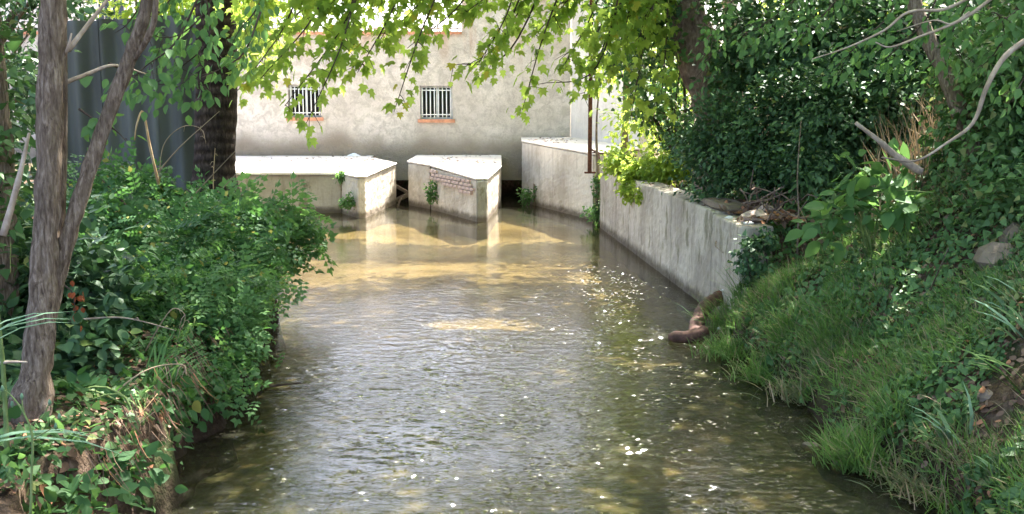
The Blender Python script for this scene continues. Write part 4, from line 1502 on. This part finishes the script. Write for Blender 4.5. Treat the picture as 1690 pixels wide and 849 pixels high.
# grass on the lower bank
pt1, nr1 = cover(34000, (1.9, 4.4), (4.2, 11), lambda x_, y_: right_keep(x_, y_) & (vnoise(x_, y_, 2.6, 31) + (2.9 - x_) * .3 - .02 > .5))
wild("grass", "short green grass covering the lower slope of the right bank", T_BLADE, 'grass', pt1, nr1, .10, .008, .7, -.35)
pt1, nr1 = cover(26000, (1.9, 4.8), (4.2, 10), lambda x_, y_: right_keep(x_, y_) & (vnoise(x_, y_, 2.0, 35) > .5))
wild("dry_grass", "thin pale grass mixed among dead leaves on the right bank", T_BLADE, 'grass2', pt1, nr1, .09, .005, .6, -.3)
# ivy and clover
pt1, nr1 = cover(90000, (2.1, 6.5), (4.2, 15), lambda x_, y_: right_keep(x_, y_) & (vnoise(x_, y_, 1.6, 33) * .7 + vnoise(x_, y_, 5, 34) * .3 + (x_ - 2.8) * .22 + (y_ - 7) * .04 > .36))
wild("ivy_ground_cover", "small-leaved dark ivy covering the upper slope of the right bank", T_IVY, 'ivy', pt1, nr1, .05, None, .5, lift=.035)
pt1, nr1 = cover(11000, (2.0, 5.2), (4.2, 12), lambda x_, y_: right_keep(x_, y_) & (vnoise(x_, y_, 1.9, 61) > .35))
pt1, nr1 = pt1, nr1
wild("dead_leaves", "brown dead leaves scattered over the right bank", T_OVATE, 'litter', pt1, nr1, .045, None, .1)
# left bank top
left_keep = lambda x_, y_: x_ < interp(XL, y_) + .02
pt1, nr1 = cover(30000, (-7.5, -1.7), (4.2, 15), left_keep)
wild("ivy_carpet", "low dark leaves carpeting the left bank under the bushes", T_IVY, 'ivy', pt1, nr1, .045, None, .5, lift=.035)
pt1, nr1 = cover(9000, (-6, -1.7), (4.2, 14), left_keep)
wild("leaf_litter", "brown dead leaves lying on the left bank", T_OVATE, 'litter', pt1, nr1, .05, None, .1)
# hanging roots and dead grass on the earth face of the left bank
n_ = 380
y_ = rng.uniform(4.4, 9, n_)
x_ = interp(XL, y_) + rng.normal(0, .05, n_)
pts = np.stack([x_, y_, np.full(n_, .62) + rng.normal(0, .08, n_)], -1)
ax = unit(np.stack([.25 + .3 * rng.random(n_), rng.normal(0, .3, n_), -1 + .5 * rng.random(n_)], -1))
V, T = place(T_BLADE, pts, ax, unit(rng.normal(size=(n_, 3))), (.05 + .22 * rng.random(n_)), .003 + .003 * rng.random(n_))
finish(link("root_fringe", mesh_np("root_fringe", V, T), M['litter']), "dry roots and dead grass hanging down the earth face of the left bank", "roots", None, 'stuff')


def tuft(name, label, base, n, h, wdt, m, spread=.12, fan=.55, lean=(0, 0, 0), group=None, cat_="grass", single=0):
    r = rng
    base = Vector(base)
    n_ = n
    pos = np.array(base) + np.stack([r.normal(0, spread, n_), r.normal(0, spread, n_), np.full(n_, -.02)], -1)
    pos[:, 2] = np.maximum(ground_h(pos[:, 0], pos[:, 1]), .04) - .02
    ax = unit(np.stack([r.normal(0, fan, n_), r.normal(0, fan, n_), np.ones(n_)], -1) + np.array(lean))
    up = unit(np.cross(np.cross(ax, [0, 0, 1.]), ax) + r.normal(size=(n_, 3)) * .2 + 1e-4)
    sz = h * (.55 + .6 * r.random(n_))
    if single:
        t = thing(name, label, cat_, tuple(base), group)
        wv = wdt * (.7 + .6 * r.random(n_))
        for i in range(n_):
            V_, T_ = place(T_BLADE, pos[i:i + 1], ax[i:i + 1], up[i:i + 1], sz[i:i + 1], wv[i:i + 1])
            link("blade", mesh_np("blade", V_ - np.array(base), T_, True), M[m], t)
        return t
    V_, T_ = place(T_BLADE, pos, ax, up, sz, wdt * (.7 + .6 * r.random(n_)))
    o_ = link(name, mesh_np(name, V_ - np.array(base), T_), M[m], None, tuple(base))
    return finish(o_, label, cat_, group)


def bank_pt(px, py):
    """where the sight line through a photo pixel meets the ground"""
    d_ = ray(px, py)
    for k in range(300, 3000):
        t_ = k * .01
        p_ = Vector((0, 0, H)) + d_ * t_
        if p_.z < max(gz(p_.x, p_.y), 0):
            return p_
    return Vector((0, 0, H)) + d_ * 12


G = "grass tufts along the right bank"
for (px_, py_, n_, h_, fan_, m_, lab) in [
    (1430, 770, 900, .30, .5, 'grass', "thickest dark green grass tuft at the water edge of the right bank"),
    (1215, 520, 420, .42, .6, 'grass', "tall grass tuft against the end of the streaked wall, above the rusty pipe"),
    (1205, 590, 420, .26, .8, 'grass', "drooping grass tuft just below the rusty pipe"),
    (1290, 560, 420, .30, .6, 'grass', "fine grass tuft on the slope inland of the rusty pipe"),
    (1330, 650, 420, .24, .7, 'grass2', "yellowish grass tuft overhanging the water halfway along the right bank"),
    (1370, 560, 420, .30, .6, 'grass', "grass tuft in the middle of the slope, behind the yellowish one"),
    (1530, 800, 420, .22, .8, 'grass2', "straw-coloured grass tuft at the near end of the right bank"),
    (1290, 490, 300, .28, .6, 'grass', "grass tuft at the foot of the ivy slope beside the wall end"),
    (1270, 620, 360, .22, .8, 'grass', "small grass tuft leaning over the dark shallows"),
    (1620, 780, 300, .24, .6, 'grass', "grass tuft beside the bare earth in the near corner")]:
    bp_ = bank_pt(px_, py_)
    tuft("grass_tuft", lab, tuple(bp_), n_, h_, .008, m_, .12, fan_, (-.35, -.15, 0), G)

G = "broad-bladed plants on the right bank"
for (px_, py_, n_, h_, lean_, m_, lab) in [
    (1585, 725, 7, .30, (-1.0, 0, .2), 'pale', "fan of pale striped blades standing alone on the leaf litter"),
    (1720, 640, 8, .55, (-1.6, -.1, .3), 'grass', "long broad green blades reaching in from the right above the fan-shaped plant"),
    (1700, 560, 7, .35, (-1.4, 0, .3), 'pale', "pale broad blades near the stone outcrop"),
    (1640, 790, 5, .28, (-1.0, 0, .2), 'pale', "small cluster of pale blades at the near end of the bank"),
    (1710, 500, 6, .32, (-1.2, 0, .4), 'pale', "narrow pale blades at the right edge under the vine wall")]:
    bp_ = bank_pt(min(px_, 1688), py_)
    tuft("bladed_plant", lab, tuple(bp_), n_, h_, .035, m_, .03, .35, lean_, G, "plant", 1)
for (px_, py_, Y_, n_, h_, lean_, m_, lab) in [
    (-30, 735, 4.2, 4, .60, (2.2, .1, .5), 'pale', "long pale reed blades arching in from the bottom left"),
    (-25, 560, 4.4, 4, .40, (1.2, 0, .9), 'pale', "pale green reed blades at the left edge beside the grey trunk"),
    (250, 640, 5.9, 16, .40, (.5, 0, 1.0), 'mid', "upright green blades on top of the left bank earth face"),
    (-10, 450, 4.6, 3, .45, (.3, 0, 1.2), 'lime', "single bright green grass blade hanging at the left edge")]:
    a = at(px_, py_, Y_)
    t = thing("reed_plant", lab, "plant", tuple(a), "reeds on the near left bank")
    r = rng
    for i in range(n_):
        ax = unit(np.array([[lean_[0] + r.normal(0, .3), lean_[1] + r.normal(0, .3), lean_[2] + r.normal(0, .3)]]))
        ps = np.array([[a.x + r.normal(0, .05), a.y + r.normal(0, .05), a.z]])
        V_, T_ = place(T_BLADE, ps, ax, np.array([[0, -.2, 1.]]), np.array([h_ * r.uniform(.7, 1.1)]), np.array([.022]))
        link("blade", mesh_np("blade", V_ - np.array(a), T_, True), M[m_], t)
    b = MB()
    g0 = Vector((a.x, a.y, min(gz(a.x, a.y), a.z - .05)))
    limb(b, [g0, (g0 + a) / 2 + Vector((.01, 0, 0)), a], [.012, .01, .008], 6, .1)
    b.build("stem", M['green_stem'], t)

# ------------------------------------------------------------------ dry stalks
def stalk(label, pts, r0, m='dry_stem', name="dry_stalk", cat_="stalk", group=None, heads=0):
    P_ = [Vector(q_) for q_ in pts]
    b_ = MB()
    path = limb(b_, P_, [r0 * (1 - .6 * i / (len(P_) - 1)) for i in range(len(P_))], 6, .1, 5)
    if heads:
        for i in range(heads):
            q_ = path[int(len(path) * (.55 + .44 * i / heads))]
            e = q_ + Vector((rnd.uniform(-.05, .05), rnd.uniform(-.03, .03), rnd.uniform(-.10, .03)))
            b_.tube([q_, (q_ + e) / 2 + Vector((0, 0, .02)), e], [r0 * .4, r0 * .5, r0 * .25], 4, 0)
    return finish(b_.build(name, M[m], None, tuple(P_[0])), label, cat_, group)


G = "dry stalks standing on the left bank"
stalk("bent dry orange stalk in front of the corrugated metal", [at(262, 305, 9.0), at(247, 240, 9.0), at(236, 185, 9.0), at(226, 205, 8.9), at(222, 232, 8.9)], .014, group=G)
stalk("straw-coloured stalk slanting from the thick trunk's foot towards the metal fence", [at(260, 285, 11.5), at(300, 240, 11.5), at(362, 184, 11.5)], .010, 'straw', group=G)
stalk("pale dry stalk crossing the thick dark trunk", [at(300, 345, 11.3), at(345, 295, 11.2), at(388, 250, 11)], .009, 'straw', group=G)
stalk("lowest pale stalk at the foot of the thick dark trunk", [at(318, 350, 11.2), at(360, 318, 11.1), at(395, 282, 11)], .009, 'straw', group=G)
stalk("upright dry stalk in front of the thick dark trunk", [at(355, 345, 11.2), at(352, 300, 11.2), at(355, 245, 11.2)], .009, 'dry_stem', group=G, heads=4)
stalk("curled feathery dry stalk before the corrugated metal", [at(262, 300, 10), at(270, 240, 10), at(300, 210, 10), at(330, 212, 10), at(340, 235, 10)], .006, 'straw', group=G, heads=7)
stalk("long reddish dry stem lying across the left bank shrubs", [at(110, 530, 6.2), at(190, 524, 6.2), at(240, 532, 6.2), at(290, 546, 6.3)], .007, 'pale_twig', group=G, heads=2)
stalk("arching dry stalk with hanging seed heads above the left bank face", [at(150, 700, 5.4), at(200, 640, 5.5), at(250, 608, 5.6), at(300, 602, 5.7), at(308, 620, 5.7)], .006, 'straw', group=G, heads=7)
stalk("straight dry stalk leaning over the left bank face", [at(140, 770, 5.0), at(200, 720, 5.2), at(260, 650, 5.5)], .005, 'dry_stem', group=G)
stalk("lower straight dry stalk leaning out over the earth face", [at(130, 780, 5.0), at(190, 730, 5.2), at(255, 680, 5.4)], .006, 'straw', group=G)
stalk("short dry stalk with drooping tips above the dark bush by the water", [at(240, 580, 6.4), at(262, 540, 6.4), at(285, 510, 6.4), at(305, 520, 6.4), at(300, 545, 6.4)], .005, 'straw', group=G, heads=5)
stalk("cut pinkish branch end sticking in from the left edge", [at(-40, 605, 4.6), at(10, 598, 4.6), at(45, 598, 4.6)], .011, 'pale_twig', "cut_branch", "branch")
# budding stalk near the corner
t = thing("flower_stalk", "tall pale flower stalk with small buds in the bottom left corner", "plant", tuple(at(50, 850, 4.0)))
b = MB()
limb(b, [at(50, 870, 4.0), at(52, 790, 4.0), at(53, 720, 4.0), at(38, 680, 4.0), at(20, 655, 4.0), at(4, 642, 4.0)], [.006, .0055, .005, .004, .003, .002], 6, .1)
limb(b, [at(45, 695, 4.0), at(38, 675, 4.0), at(36, 655, 4.0)], [.003, .003, .002], 5)
limb(b, [at(52, 700, 4.0), at(70, 688, 4.0), at(82, 665, 4.0)], [.003, .003, .002], 5)
limb(b, [at(53, 725, 4.0), at(72, 715, 4.0), at(92, 704, 4.0)], [.003, .003, .002], 5)
b.build("stem", M['green_stem'], t)
for (x_, y_) in [(4, 642), (36, 655), (82, 665), (92, 704), (98, 688), (20, 668)]:
    c = at(x_, y_, 4.0)
    MB().tube([c + Vector((0, 0, -.012)), c, c + Vector((0, 0, .014))], [.003, .008, .003], 6).build("bud", M['pale'], t)

# ------------------------------------------------------------------ branches and debris
o = stalk("broken bare branch stub slanting on the upper right slope", [at(1412, 203, 8.0), at(1450, 232, 8.0), at(1480, 258, 8.0), at(1520, 284, 8.0)][::-1], .034, 'pale_twig', "broken_branch", "branch")
stalk("thin twig floating at the left water edge", [onz(425, 640, .015), onz(460, 636, .02), onz(478, 634, .02), onz(497, 632, .03)], .013, 'twig', "floating_twig", "twig")
stalk("long bramble cane lying across the right slope under the bare pale twigs", [at(1370, 352, 8.6), at(1430, 325, 8.4), at(1480, 315, 8.2), at(1540, 318, 8)], .008, 'green_stem', "bramble_cane", "stem")
stalk("thin bare vine hanging straight down beside the wall end", [at(1316, 420, 9.6), at(1318, 350, 9.6), at(1316, 290, 9.6), at(1322, 200, 9.8)], .010, 'bark', "bare_vine", "vine")
stalk("leaning dry cane on the right bank slope", [bank_pt(1530, 500), bank_pt(1530, 500) + Vector((.02, 0, .1)), at(1565, 410, 7.0)], .008, 'bark', "dry_cane", "stem")
# small bushy thicket of dry stems behind the bare twig
n_ = 420
c = at(1560, 240, 9.6)
pos = np.stack([rng.normal(c.x, .35, n_), rng.normal(c.y, .3, n_), np.zeros(n_)], -1)
pos[:, 2] = ground_h(pos[:, 0], pos[:, 1])
V, T = place(T_BLADE, pos, unit(rng.normal(size=(n_, 3)) * .22 + np.array([-.1, -.1, 1])), unit(rng.normal(size=(n_, 3))), .35 + .55 * rng.random(n_), .010 + .006 * rng.random(n_))
finish(link("dry_thicket", mesh_np("dry_thicket", V, T), M['straw']), "brown dry grass thicket on the upper slope behind the hooked bare twig", "dry grass", None, 'stuff')

# rusty pipe with its elbow in the water
t = thing("rusty_pipe", "rusty brown bent pipe lying in the water at the end of the streaked wall", "pipe", tuple(onz(1150, 560)))
b = MB()
pa, _ = smooth_path([onz(1104, 556, .03), onz(1140, 556, .05), onz(1164, 545, .10)], [1, 1, 1], 5)
b.tube(pa, [.03, .05, .056, .058, .058, .058, .056, .055, .054, .05, .05], 14, .12)
b.build("elbow", M['pipe'], t)
b = MB()
pa, _ = smooth_path([onz(1148, 556, .04), onz(1152, 530, .10), onz(1166, 505, .18), onz(1188, 492, .22)], [1] * 4, 6)
rr = [.066 + (.012 if i % 2 else 0) for i in range(len(pa))]
b.tube(pa, rr, 14, .03)
b.build("ribbed_pipe", M['pipe'], t)
c = pa[-1]
dv = (pa[-1] - pa[-2]).normalized()
b = MB()
b.tube([c - dv * .03, c + dv * .02], [.082, .080], 16)
b.build("rim", M['rust'], t)
# litter and debris
def pebble(name, label, c, sx, sy, sz, m, cat_="stone", rz=0.0, group=None):
    b_ = MB()
    seed = rnd.uniform(0, 50)
    rings = [(-.9, .45), (-.45, .9), (.1, 1.0), (.6, .78), (.92, .35)]
    c = Vector(c)
    idx0 = []
    for (zz, rr_) in rings:
        for k in range(8):
            a_ = 2 * math.pi * k / 8
            q_ = Vector((math.cos(a_) * rr_, math.sin(a_) * rr_, zz))
            q_ *= 1 + .35 * mnoise.noise(q_ * 1.2 + Vector((seed, 0, 0)))
            x__, y__ = q_.x * sx, q_.y * sy
            b_.v.append(c + Vector((x__ * math.cos(rz) - y__ * math.sin(rz), x__ * math.sin(rz) + y__ * math.cos(rz), q_.z * sz)))
    for i in range(4):
        for k in range(8):
            j = (k + 1) % 8
            b_.f.append((i * 8 + k, i * 8 + j, i * 8 + 8 + j, i * 8 + 8 + k))
            b_.sm.append(False)
    b_.f.append(tuple(reversed(range(8))))
    b_.f.append(tuple(range(32, 40)))
    b_.sm += [False, False]
    return finish(b_.build(name, M[m], None, tuple(c)), label, cat_, group)


pebble("litter_scrap", "white scrap stuck on the rim of the rusty pipe", c + Vector((.05, -.06, .09)), .06, .03, .02, 'chip', "litter")
pebble("litter_scrap", "white scrap in the grass just below the rusty pipe", bank_pt(1190, 552) + Vector((0, 0, .06)), .05, .025, .015, 'chip', "litter", .4)
tw = WA + (WB - WA) * .93
pebble("litter_scrap", "small white chip near the step on top of the wall", (tw.x + .06, tw.y, 1.075), .05, .03, .02, 'chip', "litter")
pebble("litter_scrap", "white chip beside the red brick rubble on the wall end", (WB.x + .10, WB.y + .12, 1.075), .06, .03, .02, 'chip', "litter", .3)
pebble("brick_rubble", "orange-red brick lump lying among twigs on the wall end", (WB.x + .22, WB.y + .35, 1.12), .16, .13, .07, 'brick', "rubble", .4)
pebble("brick_rubble", "smaller broken brick behind the orange-red lump on the wall end", (WB.x + .38, WB.y + .55, 1.17), .1, .08, .06, 'brick', "rubble", 1.2)
stalk("short white stick leaning on the streaked wall face", [Vector((wallx(10.9) - .02, 10.9, .80)), Vector((wallx(10.9) - .05, 10.75, .77)), Vector((wallx(10.6) - .02, 10.6, .72))], .012, 'pale_twig', "white_stick", "stick")
t = thing("twig_pile", "tangle of grey-brown dead twigs heaped on the end of the streaked wall", "twigs", (WB.x + .35, WB.y + .6, 1.1))
for i in range(40):
    b = MB()
    c_ = Vector((WB.x + .42 + rnd.gauss(0, .14), WB.y + .55 + rnd.gauss(0, .3), 1.15 + abs(rnd.gauss(0, .12))))
    dr = Vector((rnd.gauss(0, 1), rnd.gauss(0, 1), rnd.gauss(0, .9))).normalized() * rnd.uniform(.1, .22)
    limb(b, [c_ - dr, c_ + Vector((rnd.gauss(0, .03), 0, rnd.gauss(0, .03))), c_ + dr], [.009, .008, .004], 5, .1, 3)
    b.build("twig", M['bark_warm'], t)
n_ = 420
ps = np.stack([rng.normal(WB.x + .38, .16, n_), rng.normal(WB.y + .75, .5, n_), np.zeros(n_)], -1)
ps[:, 0] = np.maximum(ps[:, 0], wallx(ps[:, 1]) + .03)
ps[:, 1] = np.maximum(ps[:, 1], WB.y + .03)
ps[:, 2] = np.maximum(ground_h(ps[:, 0], ps[:, 1]), 1.09) + .01 + .05 * rng.random(n_)
V, T = place(T_OVATE, ps, unit(rng.normal(size=(n_, 3)) * np.array([1, 1, .4])), unit(rng.normal(size=(n_, 3)) * .6 + np.array([0, 0, 1])), .05 + .05 * rng.random(n_))
finish(link("dead_leaf_heap", mesh_np("dead_leaf_heap", V, T), M['litter']), "heap of brown dead leaves among the twigs on the end of the streaked wall", "dead leaves", None, 'stuff')
# driftwood and stones jammed between the blocks
for (px_, py_, dz, L_, a_, lab) in [(662, 312, .30, .34, .5, "short dark board jammed highest in the gap beside the long low block"), (664, 326, .15, .36, -.4, "grey board jammed lower in the gap beside the long low block")]:
    c_ = at(px_, py_, 24.3)
    b = MB().box((-.17, -.06, -.035), (.17, .06, .035))
    o = b.build("board", M['wood'], None, (0, 0, 0))
    o.location = c_
    o.rotation_euler = (.2, a_, .4)
    finish(o, lab, "board")
stalk("crooked grey stick standing in the gap beside the long low block", [at(655, 345, 23.6), at(662, 328, 23.7), at(672, 318, 23.9)], .03, 'bark', "stick", "stick")
for i, (px_, py_, s_, lab) in enumerate([(1655, 430, .20, "pale earthy rock outcrop at the right edge of the upper slope"), (1600, 560, .10, "grey-brown rock half way down the near slope"), (1625, 500, .09, "small pinkish rock below the pale outcrop"),
                                        (1560, 235, .12, "reddish rock showing through the dry thicket"), (1455, 395, .09, "round reddish stone among the ivy of the slope"), (1340, 735, .06, "dark stone at the foot of the bank by the water"),
                                        (1385, 765, .06, "reddish stone at the foot of the bank beside the thick grass tuft"), (1680, 390, .16, "upper pale rock at the right edge under the vine wall"), (1625, 650, .07, "brown stone among the leaf litter above the fan of blades")]):
    c_ = bank_pt(px_, py_)
    pebble("rock", lab, c_ + Vector((0, 0, -.02)), s_, s_ * .8, s_ * .7, 'stone', "rock", rnd.uniform(0, 3), "rocks in the right bank")
c_ = at(125, 505, 6.0)
t = thing("dead_leaf_spray", "bright orange-red dead leaves hanging beside the grey forked trunk", "dead leaves", tuple(c_))
b = MB()
limb(b, [at(105, 470, 6.0), at(120, 485, 6.0), at(124, 520, 6.0)], [.005, .004, .002], 5)
b.build("stem", M['twig'], t)
n_ = 14
ps = np.array(c_) + rng.normal(size=(n_, 3)) * np.array([.025, .03, .06])
leaf_objects('ovate_o', T_OVATE, ps, unit(rng.normal(size=(n_, 3)) * .4 + np.array([0, 0, -1])), unit(rng.normal(size=(n_, 3)) + np.array([0, -1, 0])), np.full(n_, .042), M['orange'], t)

n_ = 260
tx = np.concatenate([rng.uniform(-6.2, -3.2, 90), rng.uniform(-2.0, -.4, 60), rng.uniform(.4, 1.6, 50), wallx(rng.uniform(10.2, 19, 60)) + rng.uniform(.04, .32, 60)])
ty = np.concatenate([rng.uniform(22.3, 25.8, 90), rng.uniform(22, 25.8, 60), rng.uniform(23.4, 25.6, 50), rng.uniform(10.2, 19, 60)])
tz = np.concatenate([np.full(90, 1.0), np.full(60, 1.0), np.full(50, 1.47), np.full(60, 1.12)])
dg = bpy.context.evaluated_depsgraph_get()
tz2 = []
keep_ = []
for x_, y_, z_ in zip(tx, ty, tz):
    hit, loc, *_r = S.ray_cast(dg, Vector((x_, y_, z_ + .12)), Vector((0, 0, -1)), distance=.4)
    keep_.append(hit)
    tz2.append(loc.z + .006 if hit else 0)
keep_ = np.array(keep_)
pts = np.stack([tx, ty, np.array(tz2)], -1)[keep_]
n_ = len(pts)
V, T = place(T_OVATE, pts, unit(rng.normal(size=(n_, 3)) * np.array([1, 1, .1])), unit(rng.normal(size=(n_, 3)) * .2 + np.array([0, 0, 1])), .05 + .05 * rng.random(n_))
finish(link("fallen_leaves", mesh_np("fallen_leaves", V, T), M['litter']), "dry leaves fallen on top of the blocks and the streaked wall", "dead leaves", None, 'stuff')
